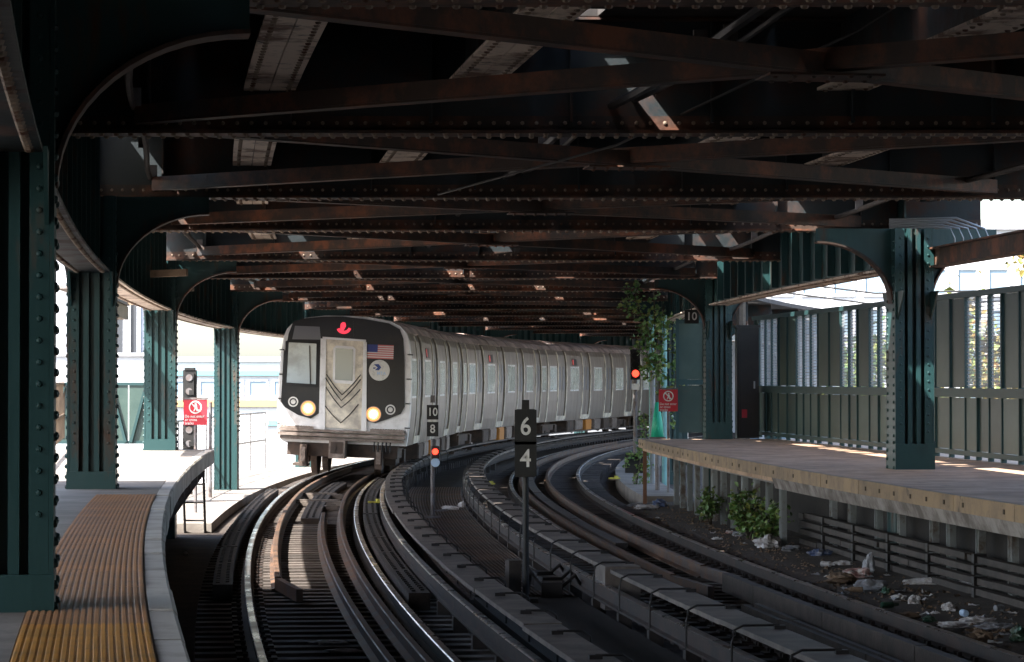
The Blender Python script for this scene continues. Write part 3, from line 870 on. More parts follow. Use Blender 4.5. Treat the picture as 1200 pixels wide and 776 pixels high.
mb = MB(); mb.tube([P(14.5, 3.4, 4.9), P(18, 3.0, 4.5), P(23, 2.2, 4.15), P(29, 1.2, 4.12)], 0.011, 5)
whole('loose_wire', mb, 'bracket_iron', 'loose wire slung slantwise under the braces', 'wire')

# ================================================================== THE TRAIN
CAR_L = 18.15
HALF = CAR_L / 2
PROF = [(1.43, 0.74), (1.465, 1.05), (1.49, 1.5), (1.49, 2.15), (1.455, 2.75), (1.40, 3.12), (1.33, 3.30), (1.20, 3.44), (0.95, 3.54), (0.5, 3.605), (0.0, 3.62)]
def full_prof(ins=0.0):
    r = [(max(0, x - ins), z if z < 3.3 else z - ins * 0.5) for x, z in PROF]
    return r + [(-x, z) for x, z in r[-2::-1]]
def side_strip(mb, sg, y0, y1, z0, z1, out, thick, mi=0):
    """a skin that follows the side of the car between z0 and z1"""
    def xat(z):
        for (xa, za), (xb, zb) in zip(PROF, PROF[1:]):
            if za <= z <= zb: return xa + (xb - xa) * (z - za) / (zb - za)
        return PROF[0][0]
    zs = sorted({z0, z1} | {z for _, z in PROF if z0 < z < z1})
    vs_, fs = [], []
    for y in (y0, y1):
        for z in zs: vs_.append((sg * (xat(z) + out), y, z))
        for z in zs: vs_.append((sg * (xat(z) + out - thick), y, z))
    n = len(zs)
    for i in range(n - 1):
        fs += [(i, i + 1, 2 * n + i + 1, 2 * n + i), (n + i, 3 * n + i, 3 * n + i + 1, n + i + 1), (i, n + i, n + i + 1, i + 1), (2 * n + i, 2 * n + i + 1, 3 * n + i + 1, 3 * n + i)]
    fs += [(0, 2 * n, 3 * n, n), (n - 1, 2 * n - 1, 4 * n - 1, 3 * n - 1)]
    mb.add(vs_, fs, mi)
    return mb
DOORS = (-6.62, -2.21, 2.21, 6.62)
DW = 0.66
def build_car(front):
    t = thing('subway_car', '', 'train car')
    hp = full_prof(0.035)
    mb = MB(); mb.prism(hp, -HALF + (0.06 if front else 0.0), HALF)
    obj('body_shell', mb, 'shaded_door_steel', t, local=True)
    mb = MB()
    rp = [(x, z) for x, z in full_prof(0.0) if z >= 3.29]
    low = [(x * 0.975, z - 0.03) for x, z in rp[::-1]]
    mb.prism(rp + low, -HALF + 0.02, HALF)
    rf = obj('roof', mb, 'roof_steel', t, local=True)
    for i in range(9):
        m2 = MB(); y = -HALF + 1.0 + i * 2.0
        outer = [(x * 1.004, z + 0.018) for x, z in full_prof(0.0) if z >= 3.29]
        m2.prism(outer + [(x * 0.99, z - 0.005) for x, z in rp[::-1]], y - 0.03, y + 0.03)
        obj('roof_rib', m2, 'roof_steel', rf, local=True)
    edges = [-HALF] + [e for d in DOORS for e in (d - DW, d + DW)] + [HALF]
    for sg in (-1, 1):
        for i in range(0, len(edges), 2):
            y0, y1 = edges[i], edges[i + 1]
            m2 = MB(); side_strip(m2, sg, y0 + 0.005, y1 - 0.005, 0.74, 3.29, 0.0, 0.04)
            p = obj('side_panel', m2, 'stainless', t, local=True)
            wy = [(y0 + 0.35, y1 - 0.3)] if y1 - y0 < 2.4 else [(y0 + 0.5, y1 - 0.5)]
            for a, b in wy:
                wins = [(a, b)] if b - a < 1.6 else [(a + 0.25, b - 0.25)]
                for c, d in wins:
                    m3 = MB(); side_strip(m3, sg, c, d, 1.82, 2.72, 0.008, 0.02, 0); side_strip(m3, sg, c + 0.05, d - 0.05, 1.87, 2.67, 0.012, 0.02, 1)
                    obj('window', m3, ['car_white', 'lit_reflection_glass'], p, local=True)
            if y1 - y0 > 2.4 and -6.2 < y0 < -5:
                m3 = MB(); side_strip(m3, sg, (y0 + y1) / 2 - 0.4, (y0 + y1) / 2 + 0.4, 2.76, 3.0, 0.012, 0.02, 0); side_strip(m3, sg, (y0 + y1) / 2 - 0.36, (y0 + y1) / 2 - 0.15, 2.79, 2.97, 0.016, 0.02, 1)
                obj('route_sign', m3, ['car_black', 'side_led'], p, local=True)
            for q in (1.02, 1.14, 1.26, 1.38):
                pass
            for k, e in enumerate((y0 + 0.08, y1 - 0.08)):
                if abs(e) > HALF - 0.1: continue
                m3 = MB(); side_strip(m3, sg, e - 0.075, e + 0.075, 0.80, 3.24, 0.02, 0.022)
                obj('door_edge_highlight', m3, 'car_cream', p, local=True)  # cream strip painted as the bright highlight along the door edge
        for d in DOORS:
            for k in (-1, 1):
                m2 = MB(); c = d + k * DW / 2
                side_strip(m2, sg, c - DW / 2 + 0.012, c + DW / 2 - 0.012, 0.98, 3.12, -0.028, 0.01)
                p = obj('door', m2, 'shaded_door_steel', t, local=True)
                m3 = MB(); side_strip(m3, sg, c - 0.22, c + 0.22, 1.82, 2.75, -0.022, 0.01, 0); side_strip(m3, sg, c - 0.18, c + 0.18, 1.86, 2.71, -0.018, 0.01, 1)
                obj('window', m3, ['shaded_door_steel', 'car_grey'], p, local=True)
            m2 = MB(); side_strip(m2, sg, d - DW, d + DW, 0.76, 0.93, 0.012, 0.03)
            obj('door_sill', m2, 'car_cream', t, local=True)
    # trucks and equipment below the floor
    for y in (-6.8, 6.8):
        m2 = MB(); m2.box((0, y, 0.62), (1.9, 0.5, 0.24))
        for sg in (-1, 1):
            m2.box((sg * 0.98, y, 0.50), (0.16, 2.5, 0.22)); m2.box((sg * 0.98, y, 0.36), (0.14, 0.8, 0.2))
            for yy in (-1.05, 1.05): m2.box((sg * 1.0, y + yy, 0.42), (0.24, 0.34, 0.32))
            m2.box((sg * 1.2, y, 0.17), (0.34, 0.5, 0.06))
        tr = obj('truck', m2, 'under_steel', t, local=True)
        for yy in (-1.05, 1.05):
            for sg in (-1, 1):
                m3 = MB(); m3.tube([(sg * 0.68, y + yy, 0.44), (sg * 0.80, y + yy, 0.44)], 0.43, 20); m3.tube([(sg * 0.655, y + yy, 0.44), (sg * 0.68, y + yy, 0.44)], 0.46, 20)
                obj('wheel', m3, 'under_steel', tr, local=True)
    bx = [(-4.3, 1.2, 0.42), (-2.7, 1.4, 0.36), (-0.9, 1.1, 0.44), (0.8, 1.3, 0.38), (2.6, 1.2, 0.42), (4.3, 1.0, 0.40)]
    for i, (y, l, h) in enumerate(bx):
        for sg in (-1, 1):
            m2 = MB(); m2.box((sg * 1.02, y, 0.72 - h / 2), (0.66, l, h)); m2.box((sg * 1.36, y, 0.72 - h / 2), (0.02, l * 0.9, h * 0.8))
            obj('equipment_box', m2, 'orange_lit_box' if (i == 2 and sg == 1) else ('anticlimber' if i % 2 else 'under_steel'), t, local=True)
    m2 = MB(); m2.box((0, 0, 0.80), (2.6, CAR_L - 0.1, 0.16)); obj('underframe', m2, 'under_steel', t, local=True)
    if not front:
        m2 = MB(); m2.box((0, -HALF - 0.04, 2.0), (0.9, 0.09, 2.1)); m2.box((0, -HALF - 0.12, 2.0), (0.8, 0.1, 2.0))
        obj('gangway_door', m2, 'rubber', t, local=True)
        for sg in (-1, 1):
            m2 = MB(); side_strip(m2, sg, -HALF - 0.03, -HALF + 0.14, 0.74, 3.29, 0.014, 0.04)
            obj('end_post', m2, 'car_cream', t, local=True)
    return t
def FX(cx, cy):
    """cab front laid out from measured proportions: metres right of centre, metres above rail"""
    return ((cx - (340 + (575 - cy) * 0.0455)) / 193.6 * 1.03, 0.96 + (582 - cy) / 190.0)
def fpoly(pts): return [FX(*p) for p in pts]
S_FRONT = 63.4
lead = build_car(True)
Y0 = -HALF
# front bulkhead: a white steel shell with black masks, a storm door and lamps
fp = [(x, z) for x, z in full_prof(0.0)]
mb = MB(); mb.prism([(x, z) for x, z in fp if True], Y0 - 0.02, Y0 + 0.12)
fw = obj('front_wall', mb, 'car_white', lead, local=True)
mb = MB(); mb.prism(fpoly([(100, 235), (112, 165), (132, 112), (170, 96), (260, 84), (345, 80), (440, 88), (540, 102), (585, 125), (600, 165), (604, 238), (440, 238), (438, 182), (262, 182), (258, 238)]), Y0 - 0.045, Y0 - 0.021)
obj('top_mask', mb, 'car_black', lead, local=True)
mb = MB(); mb.prism(fpoly([(92, 235), (258, 235), (252, 490), (205, 522), (150, 508), (96, 478), (78, 455)]), Y0 - 0.05, Y0 - 0.0215)
ml = obj('left_mask', mb, 'car_black', lead, local=True)
mb = MB(); mb.prism(fpoly([(440, 238), (604, 238), (604, 455), (588, 486), (530, 512), (480, 530), (446, 524), (436, 505)]), Y0 - 0.05, Y0 - 0.0215)
mr = obj('right_mask', mb, 'car_black', lead, local=True)
mb = MB(); mb.prism(fpoly([(140, 128), (245, 128), (250, 183), (128, 186)]), Y0 - 0.052, Y0 - 0.046)
obj('vent_panel', mb, 'car_grey', lead, local=True)
mb = MB(); mb.prism(fpoly([(100, 196), (116, 188), (236, 190), (244, 200), (240, 382), (234, 388), (98, 386), (92, 378)]), Y0 - 0.07, Y0 - 0.0505)
cw_ = obj('cab_window', mb, 'rubber', lead, local=True)
mb = MB(); mb.prism(fpoly([(114, 200), (232, 201), (228, 374), (104, 372)]), Y0 - 0.076, Y0 - 0.0702)
obj('pane', mb, 'cab_sky_glass', cw_, local=True)
mb = MB(); a = FX(205, 375); b = FX(203, 210); mb.beam((a[0], Y0 - 0.09, a[1]), (b[0], Y0 - 0.085, b[1]), 0.02, 0.02, up=(0, 1, 0))
obj('wiper', mb, 'rubber', cw_, local=True)
mb = MB(); mb.prism(fpoly([(272, 180), (436, 180), (430, 560), (264, 556)]), Y0 - 0.075, Y0 - 0.023)
dr = obj('storm_door', mb, 'car_cream', lead, local=True)
for pts in (((250, 178), (274, 178), (266, 566), (240, 566)), ((432, 182), (446, 186), (442, 566), (420, 566)), ((258, 170), (442, 176), (442, 184), (258, 180))):
    mb = MB(); mb.prism(fpoly(pts), Y0 - 0.095, Y0 - 0.024); obj('door_frame', mb, 'car_white', lead, local=True)
mb = MB(); mb.prism(fpoly([(304, 216), (316, 205), (388, 207), (398, 218), (394, 356), (384, 368), (310, 366), (300, 354)]), Y0 - 0.083, Y0 - 0.0752)
dw_ = obj('window_frame', mb, 'car_white', dr, local=True)
mb = MB(); mb.prism(fpoly([(313, 217), (388, 219), (384, 354), (310, 352)]), Y0 - 0.088, Y0 - 0.0832)
obj('window_pane', mb, 'car_glass', dr, local=True)
for (l, m, r) in (((274, 330), (340, 415), (420, 326)), ((272, 385), (336, 470), (418, 388)), ((268, 465), (334, 535), (410, 452)), ((270, 345), (337, 440), (420, 345))):
    mb = MB(); pts = []
    for i in range(5): pts.append((l[0] + (m[0] - l[0]) * i / 4, l[1] + (m[1] - l[1]) * i / 4 + 5 * math.sin(math.pi * i / 4)))
    for i in range(1, 5): pts.append((m[0] + (r[0] - m[0]) * i / 4, m[1] + (r[1] - m[1]) * i / 4 + 5 * math.sin(math.pi * i / 4)))
    mb.tube([(FX(*p)[0], Y0 - 0.12, FX(*p)[1]) for p in pts], 0.012, 5)
    obj('safety_chain', mb, 'rubber', lead, local=True)
for cx, cy, par in ((195, 478, ml), (472, 492, mr)):
    x, z = FX(cx, cy)
    mb = MB(); disc(mb, (x, z), 0.165, Y0 - 0.075, Y0 - 0.051); hl = obj('headlight', mb, 'headlamp_halo', lead, local=True)
    mb = MB(); disc(mb, (x, z), 0.075, Y0 - 0.084, Y0 - 0.0795); obj('bulb', mb, 'headlamp_core', hl, local=True)
    mb = MB(); disc(mb, (x, z), 0.12, Y0 - 0.079, Y0 - 0.0755); obj('glow_disc', mb, 'headlamp_glow', hl, local=True)  # disc painting the warm glow around the bulb
    mb = MB(); ring(mb, (x, z), 0.166, 0.18, Y0 - 0.08, Y0 - 0.051); obj('bezel', mb, 'car_grey', hl, local=True)
for cx, cy in ((131, 453), (544, 470)):
    x, z = FX(cx, cy)
    mb = MB(); ring(mb, (x, z), 0.085, 0.115, Y0 - 0.06, Y0 - 0.051); disc(mb, (x, z), 0.055, Y0 - 0.06, Y0 - 0.051, 12)
    obj('marker_lamp', mb, 'sign_white', lead, local=True)
x, z = FX(498, 304)
mb = MB(); disc(mb, (x, z), 0.235, Y0 - 0.058, Y0 - 0.051, 32); lg = obj('round_emblem', mb, 'sign_white', lead, local=True)
mb = MB()
mb.prism([(x - 0.13, z + 0.13), (x - 0.02, z + 0.14), (x + 0.04, z + 0.07), (x - 0.01, z - 0.0), (x - 0.10, z - 0.0), (x - 0.04, z + 0.06)], Y0 - 0.062, Y0 - 0.0582)
mb.prism([(x - 0.14, z + 0.06), (x - 0.08, z + 0.06), (x - 0.10, z + 0.03), (x - 0.14, z + 0.03)], Y0 - 0.062, Y0 - 0.0582)
obj('emblem_mark', mb, 'blue_paint', lg, local=True)
mb = MB(); text_on(mb, 'MTA', 0.10, (x + 0.05, Y0 - 0.06, z - 0.07), 0, 0.004)
obj('emblem_lettering', mb, 'plate_blue', lg, local=True)
# flag
c0 = FX(445, 255); c1 = FX(560, 195)
fl_ = MB(); fl_.box(((c0[0] + c1[0]) / 2, Y0 - 0.055, (c0[1] + c1[1]) / 2), (c1[0] - c0[0], 0.006, c1[1] - c0[1]))
fg = obj('flag', fl_, 'flag_white', lead, local=True)
hh = (c1[1] - c0[1]) / 13
for i in range(7):
    mb = MB(); mb.box(((c0[0] + c1[0]) / 2, Y0 - 0.0595, c0[1] + (2 * i + 0.5) * hh), (c1[0] - c0[0], 0.003, hh)); obj('stripe', mb, 'flag_red', fg, local=True)
mb = MB(); mb.box((c0[0] + (c1[0] - c0[0]) * 0.2, Y0 - 0.0625, c1[1] - hh * 3.5), ((c1[0] - c0[0]) * 0.4, 0.003, hh * 7)); cn = obj('canton', mb, 'flag_blue', fg, local=True)
mb = MB()
for i in range(5):
    for j in range(4): mb.box((c0[0] + (c1[0] - c0[0]) * (0.05 + 0.075 * i), Y0 - 0.0645, c1[1] - hh * (0.9 + 1.7 * j)), (0.012, 0.002, 0.012))
# red lit route sign: an arrow-like swirl
x, z = FX(348, 130)
mb = MB(); mb.prism(fpoly([(308, 96), (388, 96), (390, 166), (306, 166)]), Y0 - 0.06, Y0 - 0.046); rs = obj('route_sign', mb, 'car_black', lead, local=True)
mb = MB()
pts = []
n = 14
outer = [(x + 0.165 * math.cos(R(200 + 150 * i / n)), z + 0.02 + 0.15 * math.sin(R(200 + 150 * i / n))) for i in range(n + 1)]
inner = [(x + 0.105 * math.cos(R(350 - 150 * i / n)), z + 0.03 + 0.09 * math.sin(R(350 - 150 * i / n))) for i in range(n + 1)]
mb.prism(outer + inner, Y0 - 0.066, Y0 - 0.061)
mb.prism([(x - 0.08, z - 0.06), (x - 0.01, z - 0.07), (x + 0.05, z + 0.05), (x + 0.03, z + 0.125), (x - 0.03, z + 0.135), (x - 0.075, z + 0.09)], Y0 - 0.066, Y0 - 0.061)
obj('lit_symbol', mb, 'red_led', rs, local=True)
# anticlimber, coupler, steps
mb = MB(); mb.box((0, Y0 - 0.14, 0.93), (2.86, 0.30, 0.07)); mb.box((0, Y0 - 0.14, 1.02), (2.86, 0.24, 0.05)); mb.box((0, Y0 - 0.1, 0.84), (2.8, 0.2, 0.06))
obj('anticlimber', mb, 'anticlimber', lead, local=True)
for x0 in (-1.02, 1.02):
    mb = MB(); mb.box((x0, Y0 - 0.16, 1.075), (0.75, 0.20, 0.05))
    for i in range(12): mb.box((x0 - 0.33 + i * 0.06, Y0 - 0.16, 1.105), (0.03, 0.2, 0.012))
    obj('step_plate', mb, 'anticlimber', lead, local=True)
mb = MB(); mb.box((-0.06, Y0 - 0.28, 0.62), (0.36, 0.5, 0.40)); ck = obj('coupler', mb, 'anticlimber', lead, local=True)
mb = MB(); mb.box((-0.06, Y0 - 0.535, 0.66), (0.28, 0.01, 0.26)); mb.tube([(-0.13, Y0 - 0.56, 0.66), (-0.13, Y0 - 0.53, 0.66)], 0.06, 12); obj('coupler_face', mb, 'under_steel', ck, local=True)
mb = MB(); mb.box((0, Y0 + 0.3, 0.62), (2.5, 0.5, 0.36)); mb.box((-0.85, Y0 - 0.05, 0.45), (0.16, 0.3, 0.5)); mb.box((0.85, Y0 - 0.05, 0.45), (0.16, 0.3, 0.5))
obj('end_sill', mb, 'under_steel', lead, local=True)
for x0 in (-0.85, 0.85):
    mb = MB(); mb.box((x0, Y0 - 0.25, 0.48), (0.10, 0.04, 0.32)); obj('trip_plate', mb, 'anticlimber', lead, local=True)
mb = MB()
for i in range(5): mb.tube([(0.75 + i * 0.09, Y0 - 0.25, 0.80), (0.75 + i * 0.09, Y0 - 0.32, 0.74), (0.75 + i * 0.09, Y0 - 0.30, 0.6)], 0.022, 6)
obj('hose_row', mb, 'rubber', lead, local=True, kind='stuff')
for sg in (-1, 1):
    for i in range(4):
        zz = 1.15 + i * 0.55
        mb = MB(); mb.tube([(sg * 1.40, Y0 - 0.02, zz), (sg * 1.42, Y0 - 0.10, zz), (sg * 1.46, Y0 - 0.10, zz), (sg * 1.50, Y0 + 0.02, zz)], 0.014, 5); obj('grab_iron', mb, 'rubber', lead, local=True)
for sg in (-1, 1):
    mb = MB(); side_strip(mb, sg, Y0 - 0.03, Y0 + 0.25, 0.74, 3.29, 0.012, 0.05)
    obj('corner_post', mb, 'car_white', lead, local=True)
trail = build_car(False)
CLAB = ['leading silver subway car with black mask, lit headlights and flag', 'second silver subway car coupled behind the cab car', 'third silver subway car in the middle of the curve', 'farthest silver subway car mostly hidden behind the vine', 'last silver subway car hidden round the curve']
for i in range(5):
    sa = S_FRONT + i * 18.38; sb = sa + CAR_L
    a, b = P(sa + 2.3, 0, 0), P(sb - 2.3, 0, 0)
    c = (a + b) / 2; h = math.atan2((b - a).x, (b - a).y)
    rot = (0, R(2.3), -h)
    loc = (c.x, c.y, 0.02)
    if i == 0: o = lead
    elif i == 1: o = trail
    else: o = dup(trail, loc, rot=rot)
    o.location = loc; o.rotation_euler = rot; o['label'] = CLAB[i]; o['group'] = 'cars of the train'

# ================================================================== SIGNALS AND SIGNS
def post_sign(s, u, z0, top, w, rows, label, lamp):
    t = thing('speed_sign', label, 'sign post', P(s, u, z0), group='number signs between the tracks')
    p = P(s, u, 0)
    mb = MB(); mb.tube([p + Vector((0, 0, z0)), p + Vector((0, 0, top - 0.66))], 0.034, 10); mb.box(p + Vector((0, 0, z0 + 0.02)), (0.26, 0.26, 0.04)); mb.box(p + Vector((0, 0, top + 0.0)), (0.075, 0.05, 0.12))
    obj('post', mb, 'sign_black' if not lamp else 'post_grey', t)
    for i, (txt, zc, hgt, sz) in enumerate(rows):
        mb = MB(); mb.box(p + Vector((0, -0.045, zc)), (w, 0.05, hgt))
        c_ = w / 2 - 0.02
        pl = obj('number_plate', mb, 'sign_black', t)
        mb = MB(); text_on(mb, txt, sz, p + Vector((0.0, -0.073, zc)), 0, 0.004, stretch=0.9)
        obj('number', mb, 'sign_white', pl)
    if lamp:
        mb = MB(); mb.box(p + Vector((0.045, -0.05, 1.00)), (0.13, 0.09, 0.20)); lh = obj('lamp_case', mb, 'sign_black', t)
        mb = MB(); disc(mb, (p.x + 0.045, 1.01), 0.05, p.y - 0.115, p.y - 0.096, 16); obj('lens', mb, 'red_lamp', lh)
        mb = MB(); disc(mb, (p.x + 0.045, 0.83), 0.075, p.y - 0.062, p.y - 0.04, 16); obj('marker_plate', mb, 'plate_blue', t)
    return t
t64 = post_sign(28.9, 2.10, -0.10, 1.93, 0.225, [('6', 1.71, 0.36, 0.26), ('4', 1.38, 0.36, 0.26)], 'tall black sign post reading 6 and 4 between the tracks', False)
p = P(28.9, 2.10, 0)
mb = MB(); mb.box(p + Vector((0, -0.04, 1.545)), (0.19, 0.045, 0.70)); obj('back_plate', mb, 'sign_black', t64)
t108 = post_sign(46.6, 2.02, -0.10, 1.88, 0.19, [('10', 1.66, 0.24, 0.19), ('8', 1.38, 0.24, 0.2)], 'grey sign post reading 10 and 8 with small red lamp below', True)
p = P(46.6, 2.02, 0)
mb = MB(); mb.box(p + Vector((0, -0.03, 1.52)), (0.15, 0.03, 0.07)); obj('link_plate', mb, 'sign_white', t108)
# junction box and cables at the foot of the 6/4 post
t = thing('junction_box', 'small pale box at the foot of the black 6 and 4 post', 'box', P(29.6, 2.06, -0.1))
mb = MB(); mb.box(P(29.8, 2.06, 0.10), (0.13, 0.22, 0.36), 0.2); obj('case', mb, 'guard_timber', t)
mb = MB(); mb.box(P(29.7, 2.06, 0.12), (0.09, 0.02, 0.2), 0.2); obj('door', mb, 'board', t)
for i, (s, u) in enumerate(((29.6, 2.45), (30.4, 2.5), (31.3, 2.48))):
    mb = MB(); q = P(s, u, -0.10)
    mb.box(q + Vector((0, 0, 0.08)), (0.22, 0.3, 0.16), 0.3 * i); mb.tube([q + Vector((0.1, 0, 0.1)), q + Vector((0.25, 0.1, 0.22)), q + Vector((0.35, 0.3, 0.05))], 0.02, 6); mb.tube([q + Vector((-0.1, 0, 0.12)), q + Vector((-0.22, 0.15, 0.24)), q + Vector((-0.25, 0.4, 0.02))], 0.018, 6)
    whole('impedance_box', mb, 'bracket_iron', ('dark cable box nearest the foot of the 6 and 4 post', 'middle dark cable box beside the hooked brackets', 'farthest dark cable box beside the grating')[i], 'cable box', 'cable boxes beside the third rail')
# automatic signal on the right
q = P(60.0, 6.40, 0)
t = thing('railway_signal', 'trackside signal showing red beside the hanging vine', 'signal', q + Vector((0, 0, BED)))
mb = MB(); mb.tube([q + Vector((0, 0, -0.1)), q + Vector((0, 0, 2.3))], 0.045, 10); obj('mast', mb, 'post_grey', t)
mb = MB(); mb.box(q + Vector((0, 0, 2.50)), (0.20, 0.20, 0.60)); mb.box(q + Vector((0, -0.02, 2.82)), (0.22, 0.24, 0.05)); hd_ = obj('head', mb, 'sign_black', t)
for zc, m in ((2.33, 'red_lamp'), (2.52, 'rubber'), (2.70, 'rubber')):
    mb = MB(); disc(mb, (q.x, zc), 0.075, q.y - 0.135, q.y - 0.102, 18); obj('lens', mb, m, hd_)
    mb = MB(); ring(mb, (q.x, zc), 0.076, 0.09, q.y - 0.20, q.y - 0.102, 18); obj('visor', mb, 'sign_black', hd_)
mb = MB(); mb.box(q + Vector((0, -0.08, 2.05)), (0.16, 0.05, 0.13)); obj('number_plate', mb, 'sign_white', t)
mb = MB(); mb.box(q + Vector((-0.02, -0.06, 0.42)), (0.40, 0.28, 0.40)); obj('relay_case', mb, 'sign_black', t)
mb = MB(); mb.tube([q + Vector((0.38, 0.2, -0.1)), q + Vector((0.38, 0.2, 2.4))], 0.06, 8); obj('conduit', mb, 'post_light', t)
# red warning signs
def warning_sign(c, w, h, label, rz, post_z0):
    t = thing('warning_sign', label, 'sign', (c.x, c.y, post_z0), group='red warning signs at the platform ends')
    def part(nm, mb, m, par): 
        o = obj(nm, mb, m, par); return o
    mb = MB(); mb.box(c, (w, 0.012, h), rz); pl = part('sign_plate', mb, 'sign_red', t)
    mb = MB(); mb.box(c + Vector((0, 0, h / 2 + 0.02)), (w + 0.02, 0.03, 0.035), rz); part('top_rail', mb, 'post_grey', t)
    mb = MB(); ring(mb, (c.x + 0.0 * w, c.z + h * 0.20), w * 0.22, w * 0.275, c.y - 0.011, c.y - 0.0075, 28)
    mb.beam((c.x - w * 0.17, c.y - 0.0095, c.z + h * 0.20 + w * 0.17), (c.x + w * 0.17, c.y - 0.0095, c.z + h * 0.20 - w * 0.17), 0.004, w * 0.055, up=(1, 0, 1))
    part('prohibition_ring', mb, 'sign_white', pl)
    mb = MB(); x, z = c.x, c.z + h * 0.20
    disc(mb, (x + 0.005, z + w * 0.13), w * 0.04, c.y - 0.0125, c.y - 0.0078, 10)
    mb.prism([(x - w * 0.05, z + w * 0.08), (x + w * 0.06, z + w * 0.08), (x + w * 0.09, z - w * 0.04), (x + w * 0.10, z - w * 0.17), (x + w * 0.05, z - w * 0.17), (x + w * 0.02, z - w * 0.06), (x - w * 0.04, z - w * 0.17), (x - w * 0.09, z - w * 0.17), (x - w * 0.03, z - w * 0.03)], c.y - 0.0125, c.y - 0.0078)
    part('walking_figure', mb, 'sign_white', pl)
    mb = MB()
    for i, tx in enumerate(('Do not enter', 'or cross', 'tracks')):
        v_, f_ = text_mb(tx, h * 0.155, 0.003)
        x0 = min(v[0] for v in v_)
        mb.add([(c.x - w * 0.44 + (v[0] - x0) * 0.92, c.y - 0.009 - v[2], c.z - h * 0.16 - i * h * 0.135 + v[1]) for v in v_], f_)
    part('lettering', mb, 'sign_white', pl)
    mb = MB(); mb.tube([(c.x + w * 0.0, c.y + 0.04, post_z0), (c.x + w * 0.0, c.y + 0.04, c.z + h / 2)], 0.03, 8); part('post', mb, 'post_grey', t)
    return t
warning_sign(Vector((-5.62, 50.0, 1.62)), 0.42, 0.45, 'red prohibition sign beyond the sunlit left platform end', 0, BED)
warning_sign(Vector((3.08, 55.5, 1.79)), 0.375, 0.43, 'red prohibition sign at the far end of the right platform', 0, BED)
# small 10 sign high on the right platform end
t = thing('stop_marker', 'small black marker board reading 10 above the right platform end', 'sign', (3.42, 53.6, 3.2))
mb = MB(); mb.box((3.42, 53.6, 3.40), (0.27, 0.02, 0.26)); pl = obj('board', mb, 'sign_black', t)
mb = MB(); text_on(mb, '10', 0.21, (3.42, 53.586, 3.40), 0, 0.004); obj('number', mb, 'sign_white', pl)
mb = MB(); mb.box((3.42, 53.62, 3.7), (0.03, 0.02, 0.5)); mb.box((3.42, 53.62, 3.95), (0.3, 0.05, 0.05)); obj('hanger', mb, 'post_grey', t)
# signal of the outer side, left
q = Vector((-6.62, 58.0, 0))
t = thing('signal_rear', 'dark signal heads seen from behind past the left platform end', 'signal', (q.x, q.y, BED))
mb = MB(); mb.tube([q + Vector((0, 0, BED)), q + Vector((0, 0, 2.4))], 0.05, 8); obj('mast', mb, 'post_grey', t)
for z0, hh_ in ((2.07, 0.66), (1.0, 0.56)):
    mb = MB(); mb.box(q + Vector((0, -0.1, z0)), (0.27, 0.2, hh_)); mb.box(q + Vector((0, -0.22, z0 + hh_ * 0.1)), (0.2, 0.06, hh_ * 0.6)); mb.box(q + Vector((0, -0.1, z0 + hh_ / 2 + 0.02)), (0.2, 0.24, 0.05)); mb.box(q + Vector((0.05, -0.26, z0 - hh_ * 0.2)), (0.1, 0.04, 0.1))
    hd_ = obj('signal_head', mb, 'sign_black', t)
    for i in range(2):
        mb = MB(); disc(mb, (q.x, z0 + 0.17 - 0.28 * i), 0.07, q.y - 0.27, q.y - 0.255, 14); obj('cover', mb, 'post_grey', hd_)

# ================================================================== RIGHT WINDSCREEN FENCE
FA, FB = Vector((4.78, 55.2, 0)), Vector((8.47, 20.2, 0))
FD = (FB - FA).normalized(); FLEN = (FB - FA).length; FN = Vector((-FD.y, FD.x, 0))
FH = math.atan2(FD.y, FD.x)
def FP(t, z, off=0.0):
    p = FA + FD * t + FN * off
    return Vector((p.x, p.y, z))
fence = thing('windscreen_fence', 'green steel windscreen fence with wire strips along the right platform', 'fence', FP(0, PLAT))
def fbar(nm, t0, t1, z0, z1, th, m, off=0.0, par=None):
    mb = MB(); mb.box(FP((t0 + t1) / 2, (z0 + z1) / 2, off), (t1 - t0, th, z1 - z0), FH)
    return obj(nm, mb, m, par or fence)
fbar('top_rail', -0.2, FLEN, 3.36, 3.44, 0.09, 'fence_frame')
fbar('middle_rail', -0.2, FLEN, 1.95, 2.08, 0.10, 'fence_frame')
fbar('bottom_rail', -0.2, FLEN, 1.13, 1.20, 0.08, 'fence_frame')
tq = 0.0; k = 0
seq = [('s', 0.42), ('m', 0.62), ('m', 0.62), ('m', 0.62), ('s', 0.83), ('s', 0.83), ('m', 0.62), ('m', 0.62), ('m', 0.62), ('s', 0.88), ('s', 0.92), ('m', 0.62), ('m', 0.62), ('s', 0.86), ('m', 0.62), ('m', 0.62), ('m', 0.62), ('s', 0.86), ('s', 0.86)]
while tq < FLEN - 1:
    kd, w = seq[k] if k < len(seq) else seq[4 + (k % 5)]
    fbar('post', tq - 0.025, tq + 0.025, PLAT, 3.4, 0.075, 'fence_frame', 0.004)
    if kd == 's':
        fbar('panel', tq + 0.036, tq + w - 0.036, 2.09, 3.355, 0.012, 'fence_panel', random.uniform(-0.012, 0.012))
    else:
        mb = MB(); z = 2.12
        while z < 3.34:
            mb.box(FP(tq + w / 2, z), (w - 0.072, 0.008, 0.010), FH); z += 0.052
        n = 9
        for i in range(1, n): mb.box(FP(tq + 0.036 + (w - 0.072) * i / n, 2.72), (0.007, 0.006, 1.26), FH)
        obj('wire_strip', mb, 'wire', fence)
    fbar('lower_panel', tq + 0.036, tq + w - 0.036, 1.205, 1.945, 0.012, 'fence_panel', random.uniform(-0.012, 0.012))
    tq += w; k += 1
